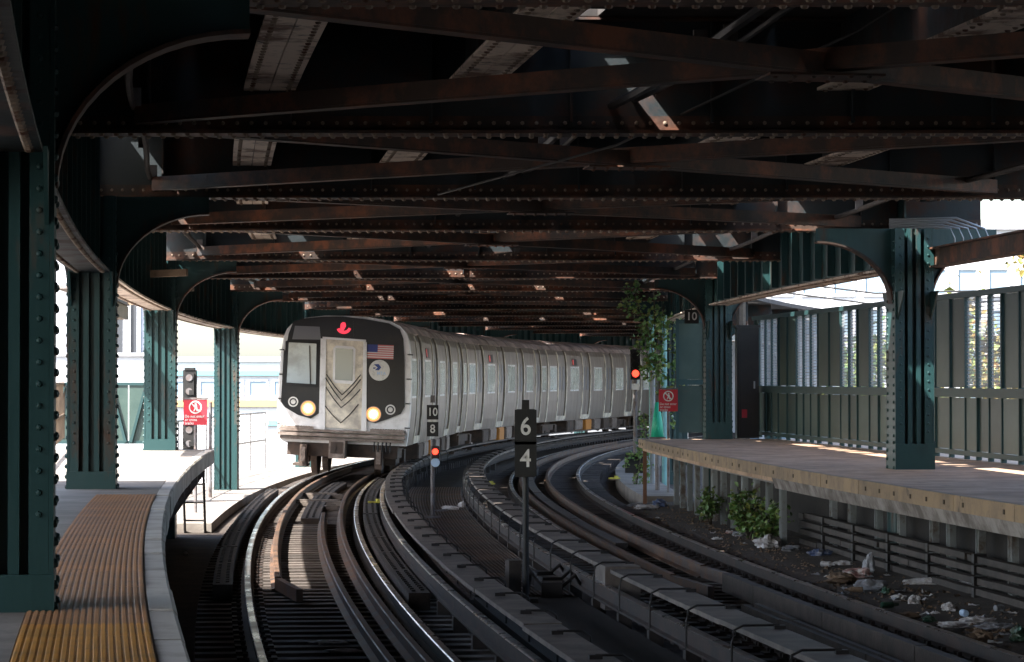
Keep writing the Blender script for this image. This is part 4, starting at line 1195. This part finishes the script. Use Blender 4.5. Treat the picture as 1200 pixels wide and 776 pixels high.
# pieces at the end of the right platform
t = thing('end_screen', 'green panel screen across the far end of the right platform', 'screen', (3.66, 57.6, PLAT))
mb = MB(); mb.box((3.66, 57.6, 2.78), (0.50, 0.014, 1.14)); obj('panel', mb, 'fence_panel', t)
mb = MB(); mb.box((3.66, 57.6, 1.60), (0.50, 0.014, 0.96)); obj('panel', mb, 'fence_panel', t)
for x in (3.38, 3.94): mb = MB(); mb.box((x, 57.6, 1.7), (0.06, 0.07, 3.5)); obj('post', mb, 'fence_frame', t)
mb = MB(); mb.box((3.66, 57.6, 2.15), (0.50, 0.06, 0.11)); mb.box((3.66, 57.6, 3.39), (0.50, 0.06, 0.08)); obj('rail', mb, 'fence_frame', t)
t = thing('equipment_cabinet', 'tall dark cabinet in the corner of the right platform', 'cabinet', (4.52, 54.2, PLAT))
mb = MB(); mb.box((4.52, 54.2, 2.14), (0.42, 0.5, 2.12)); mb.box((4.52, 54.2, 3.22), (0.48, 0.56, 0.05)); obj('case', mb, 'car_black', t)
mb = MB(); mb.box((4.52, 53.94, 2.1), (0.34, 0.02, 1.9)); d_ = obj('door', mb, 'car_black', t)
mb = MB(); mb.box((4.64, 53.92, 2.1), (0.03, 0.02, 0.14)); obj('handle', mb, 'pipe_grey', d_)
mb = MB(); mb.box((4.45, 53.925, 1.55), (0.10, 0.006, 0.16)); obj('sticker', mb, 'sign_red', d_)
# platform end railing and pale uprights right of the vine
for i, (x, m) in enumerate(((3.02, 'teal_steel'), (3.30, 'teal_steel'))):
    mb = MB(); mb.tube([(x, 61.0, BED), (x, 61.0, 3.6)], 0.06, 8); mb.box((x, 60.0, BED + 0.03), (0.2, 0.2, 0.06))
    whole('pipe_upright', mb, 'teal_light', ('teal pipe upright nearest the hanging vine', 'teal pipe upright just behind the right red sign')[i], 'pipe', 'teal pipes behind the red sign', smooth=False)
t = thing('green_cone', 'bright green tapered marker cone behind the right platform end', 'cone', P(57, 6.5, -0.02))
q = Vector((2.92, 56.6, 0))
mb = MB(); mb.tube([q + Vector((0, 0, 1.05)), q + Vector((0, 0, 1.3)), q + Vector((0, 0, 1.75))], [0.13, 0.11, 0.04], 14); obj('cone_body', mb, 'cone_green', t, smooth=True)
mb = MB(); mb.box(q + Vector((0, 0, 1.03)), (0.32, 0.32, 0.04)); mb.tube([q + Vector((0, 0, BED)), q + Vector((0, 0, 1.02))], 0.05, 8); obj('stand', mb, 'post_grey', t)

# ================================================================== LEFT SIDE BEYOND THE PLATFORM
t = thing('ladder', 'short black ladder at the end of the left platform', 'ladder', P(46.6, -1.75, BED))
for du in (-1.72, -2.05):
    mb = MB(); mb.tube([P(46.4, du, BED), P(45.6, du, 1.02)], 0.022, 8); obj('stile', mb, 'bracket_iron', t)
for i in range(4):
    f = (i + 0.7) / 4.4; mb = MB(); mb.tube([P(46.4 - 0.8 * f, -1.72, BED + 1.34 * f), P(46.4 - 0.8 * f, -2.05, BED + 1.34 * f)], 0.016, 6); obj('rung', mb, 'bracket_iron', t)
t = thing('panel_barrier', 'green steel panel barrier with slanting braces behind the left platform', 'barrier', (-8.0, 54.0, BED))
for i in range(4):
    x = -9.3 + i * 0.78
    mb = MB(); mb.box((x, 54, 1.55), (0.76, 0.02, 1.1)); obj('panel', mb, 'fence_panel', t)
    for sg in (-1, 1):
        mb = MB(); mb.beam((x + sg * 0.34, 53.95, 1.0), (x + sg * 0.06, 53.95, 2.06), 0.05, 0.05, up=(0, 1, 0)); obj('brace', mb, 'fence_frame', t)
mb = MB(); mb.box((-8.1, 54, 2.12), (3.3, 0.07, 0.06)); mb.box((-8.1, 54, 1.0), (3.3, 0.07, 0.06)); obj('rail', mb, 'fence_frame', t)
for x in (-9.7, -8.1, -6.5): mb = MB(); mb.box((x, 54.02, 0.9), (0.07, 0.06, 2.4)); obj('post', mb, 'fence_frame', t)
t = thing('stair_railing', 'tan pipe railing running along the outer side of the left platform', 'railing', (-7.2, 40, PLAT))
ra, rb = Vector((-5.35, 30.0, PLAT)), Vector((-8.6, 54.0, PLAT))
for z in (0.45, 1.05):
    mb = MB(); mb.tube([ra + Vector((0, 0, z)), rb + Vector((0, 0, z))], 0.028, 8); obj('handrail', mb, 'tan_rail', t)
for i in range(33):
    p = ra.lerp(rb, i / 32); mb = MB(); mb.tube([p, p + Vector((0, 0, 1.05))], 0.02 if i % 4 else 0.03, 6); obj('baluster', mb, 'tan_rail', t)
t = thing('canopy_beam', 'brown timber eave beam slanting behind the second left column', 'beam', (-7.0, 45, 3.2))
mb = MB(); mb.beam((-6.15, 40.0, 3.35), (-7.75, 56.0, 3.52), 0.24, 0.26); obj('beam', mb, 'tan_rail', t)
mb = MB(); mb.beam((-6.25, 40.0, 3.52), (-7.85, 56.0, 3.69), 0.5, 0.05); obj('fascia', mb, 'soffit', t)
for k_ in range(3):
    p = Vector((-6.3, 41.0, 0)).lerp(Vector((-7.7, 55.0, 0)), k_ / 2)
    mb = MB(); mb.beam(p + Vector((0, 0, 3.7)), p + Vector((1.6, -0.3, 3.75)), 0.10, 0.10); obj('rafter', mb, 'tan_rail', t)
# slender posts and chain link fence on the outer side of the curve
for i, (x, y, z1, r, m) in enumerate(((-6.05, 56.5, 1.75, 0.035, 'post_grey'), (-6.30, 62.0, 4.0, 0.06, 'teal_steel'), (-6.9, 60.0, 1.6, 0.03, 'post_grey'))):
    mb = MB(); mb.tube([(x, y, BED), (x, y, z1)], r, 8); mb.box((x, y, BED + 0.03), (r * 4, r * 4, 0.06))
    if i == 1:
        for zz in (3.1, 1.9, 0.9): mb.box((x + 0.09, y, zz), (0.16, 0.06, 0.06))
    whole('pipe_post', mb, m, ('short grey post right of the left red sign', 'tall teal pipe beside the column next to the cab', 'short grey post behind the left red sign')[i], 'post', 'posts past the left platform')
t = thing('chain_link_fence', 'pale chain link fence beside the train cab', 'fence', P(66, -3.2, BED))
for i in range(9):
    s = 54 + i * 2.6
    mb = MB(); mb.tube([P(s, -3.25, BED), P(s, -3.25, 1.35)], 0.03, 6); obj('post', mb, 'pipe_grey', t)
for z in (-0.2, 0.6, 1.33):
    mb = MB(); mb.tube([P(54 + i * 1.3, -3.25, z) for i in range(17)], 0.022, 6); obj('rail', mb, 'pipe_grey', t)
mb = MB(); s = 54.0
while s < 74.6:
    mb.beam(P(s, -3.25, BED), P(s + 0.8, -3.25, 1.33), 0.006, 0.006); mb.beam(P(s + 0.8, -3.25, BED), P(s, -3.25, 1.33), 0.006, 0.006); s += 0.1
obj('wire_mesh', mb, 'wire', t, kind='stuff')

# ================================================================== VEGETATION
LR = random.Random(5)
def leaf(mb, c, size, mi=0):
    d = Vector((LR.gauss(0, 1), LR.gauss(0, 1), LR.gauss(0, 0.6))).normalized()
    n = Vector((LR.gauss(0, 1), LR.gauss(0, 1), LR.gauss(0, 1)))
    sd = d.cross(n).normalized(); nn = sd.cross(d)
    a = c - d * size * 0.5; b = c + d * size * 0.5
    l = c - d * size * 0.05 + sd * size * 0.36 + nn * size * 0.12; r = c - d * size * 0.05 - sd * size * 0.36 + nn * size * 0.12
    mb.add([a, r, b, l], [(0, 1, 2), (0, 2, 3)], mi)
def vine(name, label, stems, n_per_m, spread, size, mats=('leaf_a', 'leaf_b')):
    t = thing(name, label, 'vine', stems[0][0])
    for pts in stems:
        mb = MB(); mb.tube(pts, 0.014, 5); obj('stem', mb, 'bark', t)
    fm = MB()
    for pts in stems:
        for a, b in zip(pts, pts[1:]):
            L = (Vector(b) - Vector(a)).length
            for _ in range(int(L * n_per_m)):
                p = Vector(a).lerp(Vector(b), LR.random()) + Vector((LR.gauss(0, spread), LR.gauss(0, spread), LR.gauss(0, spread)))
                leaf(fm, p, LR.uniform(size * 0.6, size * 1.3), LR.choice((0, 0, 0, 1)))
    o = obj('foliage', fm, list(mats), t, kind='stuff')
    return t
vine('hanging_vine', 'green vine hanging from the overhead girder beside the red signal',
     [[(2.68, 59.5, 4.3), (2.60, 59.4, 3.9), (2.70, 59.4, 3.6), (2.92, 59.5, 3.2), (3.0, 59.5, 2.5)],
      [(3.0, 59.6, 4.1), (3.02, 59.5, 3.5), (2.85, 59.5, 3.0), (2.86, 59.5, 2.2)],
      [(3.2, 59.8, 3.7), (3.22, 59.6, 3.2), (3.1, 59.6, 2.6), (3.12, 59.6, 1.9)],
      [(2.75, 59.6, 3.3), (2.68, 59.4, 2.9), (2.9, 59.4, 2.6), (3.2, 59.4, 2.5)],
      [(2.45, 59.2, 4.1), (2.40, 59.2, 3.8), (2.45, 59.2, 3.55)],
      [(3.5, 59.9, 3.5), (3.5, 59.7, 2.8), (3.45, 59.7, 1.9), (3.5, 59.7, 1.2)]], 85, 0.075, 0.115)
vine('climbing_vine', 'yellow green vine climbing the foot of the red signal mast',
     [[(2.62, 59.85, -0.3), (2.66, 59.8, 0.1), (2.72, 59.8, 0.5), (2.7, 59.82, 0.9)], [(2.75, 59.9, -0.3), (2.85, 59.9, 0.2), (2.84, 59.9, 0.8), (2.8, 59.9, 1.5)], [(2.4, 59.7, 0.35), (2.44, 59.7, 0.55), (2.6, 59.8, 0.62)]], 110, 0.055, 0.09)
def weed(s, u, h, w, n, label):
    base = P(s, u, -0.13); t = thing('weed_bush', label, 'weed', base, group='weeds under the right platform')
    fm = MB()
    for i in range(n):
        a = LR.uniform(0, 6.28); rr = LR.uniform(0.2, 1) * w
        tip = base + Vector((math.cos(a) * rr, math.sin(a) * rr * 1.3, h * LR.uniform(0.35, 1.0)))
        mid = base.lerp(tip, 0.55) + Vector((0, 0, h * 0.12))
        mb = MB(); mb.tube([base, mid, tip], [0.012, 0.009, 0.004], 4); obj('stem', mb, 'bark', t)
        for _ in range(26):
            f = LR.uniform(0.25, 1.0)
            p = base.lerp(mid, f * 2) if f < 0.5 else mid.lerp(tip, (f - 0.5) * 2)
            leaf(fm, p + Vector((LR.gauss(0, 0.06), LR.gauss(0, 0.06), LR.gauss(0, 0.05))), LR.uniform(0.05, 0.12), LR.choice((0, 0, 1)))
    obj('foliage', fm, ['leaf_a', 'leaf_b'], t, kind='stuff')
weed(40.6, 6.42, 0.75, 0.42, 22, 'largest leafy weed bush beside the white bag under the platform')
weed(39.2, 6.5, 0.62, 0.32, 14, 'leafy weed at the end of the stacked cable ducts')
weed(44.6, 6.4, 0.7, 0.22, 8, 'tall thin weed climbing between the pale support posts')
def tree(x, y, zb, h, rad, n, label, mats, grp):
    t = thing('tree', label, 'tree', (x, y, zb), group=grp)
    mb = MB(); mb.tube([(x, y, zb), (x + 0.1, y, zb + h * 0.35), (x - 0.1, y + 0.1, zb + h * 0.7)], [0.28, 0.2, 0.08], 8)
    tips = []
    for i in range(9):
        a = i * 2.4; z0 = zb + h * (0.3 + 0.045 * i)
        e = Vector((x + math.cos(a) * rad * 0.65, y + math.sin(a) * rad * 0.65, z0 + h * 0.22)); tips.append(e)
        mb.tube([(x, y, z0), Vector((x, y, z0)).lerp(e, 0.5) + Vector((0, 0, 0.2)), e], [0.09, 0.06, 0.02], 5)
    obj('trunk', mb, 'bark', t)
    fm = MB(); cl = []
    for i in range(34):
        a = LR.uniform(0, 6.28); r = rad * math.sqrt(LR.random()); zz = LR.uniform(0.3, 1.0)
        cl.append((Vector((x + math.cos(a) * r * math.sin(math.pi * min(1, zz * 0.9)), y + math.sin(a) * r, zb + h * zz)), LR.uniform(0.35, 0.8)))
    for _ in range(n):
        c, r = LR.choice(cl)
        leaf(fm, c + Vector((LR.gauss(0, r * 0.6), LR.gauss(0, r * 0.6), LR.gauss(0, r * 0.5))), LR.uniform(0.12, 0.28), LR.choice((0, 0, 1)))
    obj('crown', fm, list(mats), t, kind='stuff')
for i, (x, y, h, r, mt) in enumerate(((12.6, 62, 12.6, 3.4, ('leaf_autumn', 'leaf_b')), (10.2, 78, 9.6, 2.6, ('leaf_b', 'leaf_a')), (17.5, 70, 12.0, 3.6, ('leaf_autumn', 'leaf_a')), (13.6, 86, 10.2, 3.0, ('leaf_b', 'leaf_autumn')))):
    tree(x, y, -6.5, h, r, 4200, ('yellowing tree filling the gap right of the big column', 'green tree seen through the far wire strips of the fence', 'yellowing tree beyond the right edge of the fence', 'pale green tree seen through the middle wire strips')[i], mt, 'trees behind the fence')
for i, (x, y, h, r) in enumerate(((-30, 215, 10.5, 5.0), (-22, 220, 9.8, 4.5), (-15.5, 218, 10.0, 4.2), (-38, 222, 10.8, 5.0))):
    tree(x, y, -6.5, h, r, 2600, ('pale tree behind the low shops, second from the left', 'pale tree behind the low shops, third from the left', 'pale tree behind the low shops beside the cab', 'pale tree behind the low shops, first from the left')[i], ('leaf_b', 'leaf_a'), 'trees behind the shops')

# ================================================================== LITTER
def on_ground(px, py, z=-0.12):
    d = 3300 * (CAM_Z - z) / (py - 445.0)
    return Vector(((px - 600) / 3300 * d, d, z))
def crumple(c, r, sq, mb, seed, mi=0, n=9, m=6):
    vs_, fs = [], []
    for j in range(m + 1):
        th = math.pi * j / m
        for i in range(n):
            ph = 2 * math.pi * i / n
            d = Vector((math.sin(th) * math.cos(ph), math.sin(th) * math.sin(ph), math.cos(th)))
            k_ = 1 + 0.6 * mnoise.noise(d * 1.7 + Vector((seed, seed * 0.7, 0))) + 0.35 * abs(mnoise.noise(d * 4.0 + Vector((0, seed, 3)))) + 0.18 * mnoise.noise(d * 9.0 + Vector((seed, 0, 7)))
            vs_.append(Vector(c) + Vector((d.x * r[0], d.y * r[1], max(-sq, d.z * r[2]))) * k_ + Vector((0, 0, sq)))
    for j in range(m):
        for i in range(n): fs.append((j * n + i, j * n + (i + 1) % n, (j + 1) * n + (i + 1) % n, (j + 1) * n + i))
    return mb.add(vs_, fs, mi)
QR = random.Random(11)
BAGS = [((900, 641), (0.17, 0.16, 0.15), 'litter_white', 'round white plastic bag below the largest weed bush'),
        ((927, 646), (0.12, 0.10, 0.07), 'litter_grey', 'flat grey carton right of the round white bag'),
        ((960, 651), (0.15, 0.10, 0.08), 'litter_blue', 'dark blue wrapper heap just below the cable ducts'),
        ((988, 662), (0.11, 0.08, 0.05), 'litter_white', 'small white scrap at the end of the blue wrapper heap'),
        ((1005, 676), (0.17, 0.14, 0.10), 'litter_pink', 'pinkish crumpled bag in the middle heap of rubbish'),
        ((985, 682), (0.16, 0.16, 0.09), 'litter_brown', 'brown soggy paper heap left of the pinkish bag'),
        ((1017, 672), (0.07, 0.07, 0.22), 'litter_grey', 'upright grey wrapper sticking up behind the middle heap'),
        ((1020, 692), (0.17, 0.13, 0.12), 'litter_grey', 'dark grey bag at the front of the middle heap'),
        ((1038, 695), (0.05, 0.05, 0.06), 'litter_green', 'green glass piece beside the dark grey bag'),
        ((1095, 685), (0.32, 0.10, 0.07), 'litter_white', 'long whitish sheet of plastic under the cable ducts'),
        ((1135, 687), (0.10, 0.10, 0.09), 'litter_white', 'white knotted bag at the end of the long plastic sheet'),
        ((1078, 673), (0.15, 0.08, 0.05), 'litter_grey', 'grey torn sheet above the long plastic sheet'),
        ((1053, 703), (0.07, 0.07, 0.06), 'litter_white', 'left white cup of the pair on the dirt'),
        ((1071, 706), (0.06, 0.06, 0.07), 'litter_white', 'right white cup of the pair on the dirt'),
        ((1111, 715), (0.07, 0.07, 0.07), 'litter_white', 'lone white ball of paper right of the cups'),
        ((1115, 734), (0.14, 0.10, 0.05), 'litter_white', 'flattened white carton among the front rubbish'),
        ((1145, 730), (0.16, 0.10, 0.06), 'litter_white', 'pale torn sheet in the front rubbish'),
        ((1165, 737), (0.16, 0.10, 0.05), 'litter_grey', 'pale grey flat sheet rightmost of the front rubbish'),
        ((1088, 728), (0.06, 0.05, 0.05), 'litter_green', 'small green can beside the front rubbish'),
        ((1060, 724), (0.14, 0.08, 0.05), 'litter_brown', 'mouldy brown paper left of the green can'),
        ((1148, 752), (0.09, 0.08, 0.09), 'litter_brown', 'brown crumpled bag near the front rail'),
        ((1195, 750), (0.09, 0.09, 0.11), 'litter_green', 'dark green bottle end at the right edge'),
        ((757, 596), (0.20, 0.14, 0.07), 'litter_white', 'white flattened bag below the corner of the right platform'),
        ((772, 594), (0.12, 0.10, 0.12), 'litter_blue', 'bluish wrapper beside the white flattened bag'),
        ((825, 604), (0.15, 0.10, 0.07), 'litter_grey', 'grey scrap of plastic before the support posts'),
        ((855, 625), (0.06, 0.05, 0.03), 'litter_pink', 'tiny red scrap on the dirt by the rail'),
        ((839, 632), (0.06, 0.05, 0.03), 'litter_white', 'tiny white scrap on the dirt by the rail'),
        ((866, 628), (0.10, 0.07, 0.06), 'litter_grey', 'grey carton left of the largest weed bush')]
for i, (px, r, m, lab) in enumerate(BAGS):
    mb = MB(); crumple(on_ground(*px), (r[0] * 0.95, r[1] * 0.95, r[2] * 0.65), min(r[2] * 0.4, 0.05), mb, i * 3.7 + 1, n=22, m=14)
    nm = 'litter_bag' if max(r) > 0.11 else 'litter_scrap'
    whole(nm, mb, m, lab, 'litter', 'rubbish beside the right track', smooth=False)
import re as _re
def short(lab): return _re.split(r" (?:below|right of|just|at|in|left of|sticking|beside|under|above|of the|among|near|on|by|before|rightmost)\b", lab)[0]
ANCH = [(on_ground(*b[0]), short(b[3])) for b in BAGS]
seen_lab = {}
for i in range(210):                                                       # loose scraps of paper
    q = on_ground(QR.uniform(940, 1190), QR.uniform(668, 768)) if i < 170 else on_ground(QR.uniform(760, 900), QR.uniform(598, 640))
    uu = q.x - at_s(q.y)[0]
    if uu < 5.45 or uu > 6.9: continue
    mb = MB(); a = QR.uniform(0, 3.14); w, l = QR.uniform(0.03, 0.10), QR.uniform(0.04, 0.14)
    vs_ = []
    for j in range(4):
        for k_ in range(4):
            x, y = (j / 3 - 0.5) * w, (k_ / 3 - 0.5) * l
            vs_.append(q + Vector((x * math.cos(a) - y * math.sin(a), x * math.sin(a) + y * math.cos(a), 0.008 + abs(QR.gauss(0, 0.016)))))
    fs = [(j * 4 + k_, j * 4 + k_ + 1, j * 4 + k_ + 5, j * 4 + k_ + 4) for j in range(3) for k_ in range(3)]
    mb.add(vs_, fs)
    col_ = QR.choice(('litter_white', 'litter_grey', 'litter_brown', 'litter_brown'))
    an, nm_ = min(ANCH, key=lambda t_: (t_[0] - q).length)
    d_ = q - an
    rel = ('right of' if d_.x > 0 else 'left of') if abs(d_.x) * 3 > abs(d_.y) else ('behind' if d_.y > 0 else 'in front of')
    lab = '%s paper scrap %s the %s' % (col_.split('_')[1], rel, nm_)
    seen_lab[lab] = seen_lab.get(lab, 0) + 1
    n_ = seen_lab[lab]
    if n_ > 1: lab = '%s %s' % (ORD[n_], lab)
    whole('paper_scrap', mb, col_, lab, 'litter', 'loose scraps of paper beside the right track')
for i, (px, m, lab, r, L) in enumerate((((1042, 712), 'litter_green', 'green bottle lying left of the white cups', 0.032, 0.2), ((1128, 722), 'plate_blue', 'pale blue bottle lying on the front rubbish', 0.035, 0.19), ((1000, 694), 'litter_brown', 'brown bottle lying by the brown paper heap', 0.032, 0.2), ((1100, 745), 'litter_white', 'white drink can lying near the front rail', 0.032, 0.11), ((970, 664), 'litter_white', 'clear bottle lying under the cable ducts', 0.035, 0.2), ((1170, 716), 'litter_grey', 'grey can lying near the right edge', 0.033, 0.11))):
    q = on_ground(*px) + Vector((0, 0, r)); a = i * 1.3 + 0.4; d = Vector((math.cos(a), math.sin(a), 0))
    mb = MB(); mb.tube([q - d * L / 2, q - d * L * 0.45, q + d * L * 0.15, q + d * L * 0.3, q + d * L * 0.5], [r * 0.8, r, r, r * 0.45 if L > 0.15 else r, r * 0.4 if L > 0.15 else r * 0.8], 12)
    whole('bottle' if L > 0.15 else 'drink_can', mb, m, lab, 'litter', 'bottles and cans beside the right track', smooth=False)
# stones and crumbs of dirt beside the right track
mb = MB()
for i in range(1500):
    s = QR.uniform(20, 52); u = QR.uniform(5.45, 6.9); r = QR.uniform(0.008, 0.03)
    c = P(s, u, (-0.13 if u > 6 else -0.24 + (u - 5.45) * 0.2) + r * 0.4)
    mb.add([c + Vector((r, 0, 0)), c + Vector((0, r * 1.2, 0)), c + Vector((-r, 0, 0)), c + Vector((0, -r, 0)), c + Vector((0, 0, r * 0.9)), c + Vector((0, 0, -r))], [(0, 1, 4), (1, 2, 4), (2, 3, 4), (3, 0, 4)])
gv = obj('gravel', mb, 'litter_brown'); gv['kind'] = 'stuff'; gv['label'] = 'dark gravel and crumbs on the dirt by the right track'; gv['category'] = 'gravel'
for i, (px, r, m, lab) in enumerate((((528, 597), (0.16, 0.08, 0.04), 'litter_white', 'white paper at the foot of the 10 and 8 post'), ((541, 594), (0.06, 0.05, 0.06), 'litter_white', 'small white cup right of the 10 and 8 post'), ((515, 599), (0.12, 0.05, 0.02), 'litter_grey', 'grey scrap left of the white paper on the grating'), ((228, 624), (0.09, 0.08, 0.07), 'litter_white', 'white scrap in the dark below the left platform edge'), ((218, 650), (0.04, 0.04, 0.03), 'litter_white', 'tiny white scrap in the dark below the left platform'))):
    mb = MB(); crumple(on_ground(px[0], px[1], -0.085 if i < 3 else BED), r, r[2] * 0.5, mb, 50 + i * 2.3)
    whole('litter_scrap', mb, m, lab, 'litter', 'scraps around the tracks')
for s, u in ((24.2, 0.0), (25.0, -0.08)):
    mb = MB(); crumple(P(s, u, -0.15), (0.17, 0.06, 0.02), 0.015, mb, s)
    whole('litter_scrap', mb, 'litter_white', 'white scrap between the rails, %s of two' % ('nearer' if s < 24.5 else 'farther'), 'litter', 'scraps between the rails')

# ================================================================== BUILDINGS OUTSIDE
def building(name, label, x0, x1, y0, y1, z1, wall, wins, bands=(), z0=-6.5, grp=None):
    t = thing(name, label, 'building', ((x0 + x1) / 2, y0, z0), group=grp)
    mb = MB(); mb.box(((x0 + x1) / 2, (y0 + y1) / 2, (z0 + z1) / 2), (x1 - x0, y1 - y0, z1 - z0)); obj('wall', mb, wall, t)
    mb = MB(); mb.box(((x0 + x1) / 2, (y0 + y1) / 2, z1 + 0.15), (x1 - x0 + 0.5, y1 - y0 + 0.5, 0.3)); obj('roof', mb, 'facade_pale', t)
    for (a, b, c, d, m) in bands:
        mb = MB(); mb.box(((a + b) / 2, y0 - 0.12, (c + d) / 2), (b - a, 0.25, d - c)); obj('sign_band', mb, m, t)
    for (a, b, c, d, m) in wins:
        mb = MB()
        mb.box(((a + b) / 2, y0 - 0.03, d + 0.06), (b - a + 0.24, 0.10, 0.12)); mb.box(((a + b) / 2, y0 - 0.03, c - 0.06), (b - a + 0.24, 0.14, 0.12))
        mb.box((a - 0.06, y0 - 0.03, (c + d) / 2), (0.12, 0.10, d - c)); mb.box((b + 0.06, y0 - 0.03, (c + d) / 2), (0.12, 0.10, d - c))
        w = obj('window', mb, wall, t)
        mb = MB(); mb.box(((a + b) / 2, y0 - 0.004, (c + d) / 2), (b - a, 0.02, d - c)); obj('pane', mb, m, w)
    return t
building('apartment_building', 'pale grey building with dark windows behind the left columns', -26, -11.9, 92, 95, 9.0, 'facade_pale',
         [(-14.55, -14.15, 2.6, 4.4, 'window_dark'), (-13.0, -12.7, 2.7, 4.3, 'window_dark'), (-12.45, -12.25, 2.7, 5.4, 'window_dark'), (-16.0, -15.5, 2.6, 4.4, 'window_dark'), (-18.0, -17.5, 2.6, 4.4, 'window_dark')])
t = thing('low_wall', 'plain pale wall before the grey building on the left', 'wall', (-14, 84, -6.5))
mb = MB(); mb.box((-15.6, 84, -1.6), (10.2, 0.4, 9.0)); obj('wall_body', mb, 'facade_white', t); mb = MB(); mb.box((-15.6, 84, 2.95), (10.3, 0.6, 0.1)); obj('coping', mb, 'facade_pale', t)
wins = [(-31 + i * 1.5, -31 + i * 1.5 + 1.0, 1.25, 2.1, 'window_blue') for i in range(15)]
building('shop_row', 'low pale shops with teal and orange bands beyond the cab', -32, -8.5, 172, 186, 3.3, 'facade_white', wins, [(-32, -8.5, 2.45, 2.75, 'band_teal'), (-32, -8.5, 0.55, 0.95, 'band_orange'), (-32, -8.5, -0.6, -0.3, 'band_teal')])
wins = [(9.6 + i * 1.3, 9.6 + i * 1.3 + 0.75, -1 + j * 1.7, -1 + j * 1.7 + 1.0, 'window_blue') for i in range(12) for j in range(5)]
building('office_building', 'white building with rows of blue windows above the right fence', 9, 26, 118, 134, 8.5, 'facade_white', wins)
building('brick_building', 'pale brick building far behind the trees on the right', 28, 48, 120, 140, 7.0, 'brick_pale', [(29 + i * 2.0, 30 + i * 2.0, -0.5 + j * 2.2, 0.9 + j * 2.2, 'window_blue') for i in range(9) for j in range(3)])
for i in range(2):
    mb = MB(); mb.tube([(5.5, 66 + i, 4.6 - 0.2 * i), (8, 62 + i, 4.1 - 0.2 * i), (10.5, 58 + i, 4.05 - 0.2 * i), (14, 52 + i, 4.5 - 0.2 * i)], 0.022, 5)
    whole('overhead_wire', mb, 'rubber', ('upper dark wire sagging above the right fence', 'lower dark wire sagging above the right fence')[i], 'wire', 'wires above the fence')
for i, (x, y) in enumerate(((14.2, 52.4), (5.4, 66.4))):
    mb = MB(); mb.tube([(x, y, -6.5), (x, y, 5.4)], 0.12, 8); mb.box((x, y, 4.9), (1.2, 0.1, 0.1))
    whole('utility_pole', mb, 'bark', ('utility pole beyond the right fence edge', 'utility pole behind the right platform end')[i], 'pole', 'utility poles')
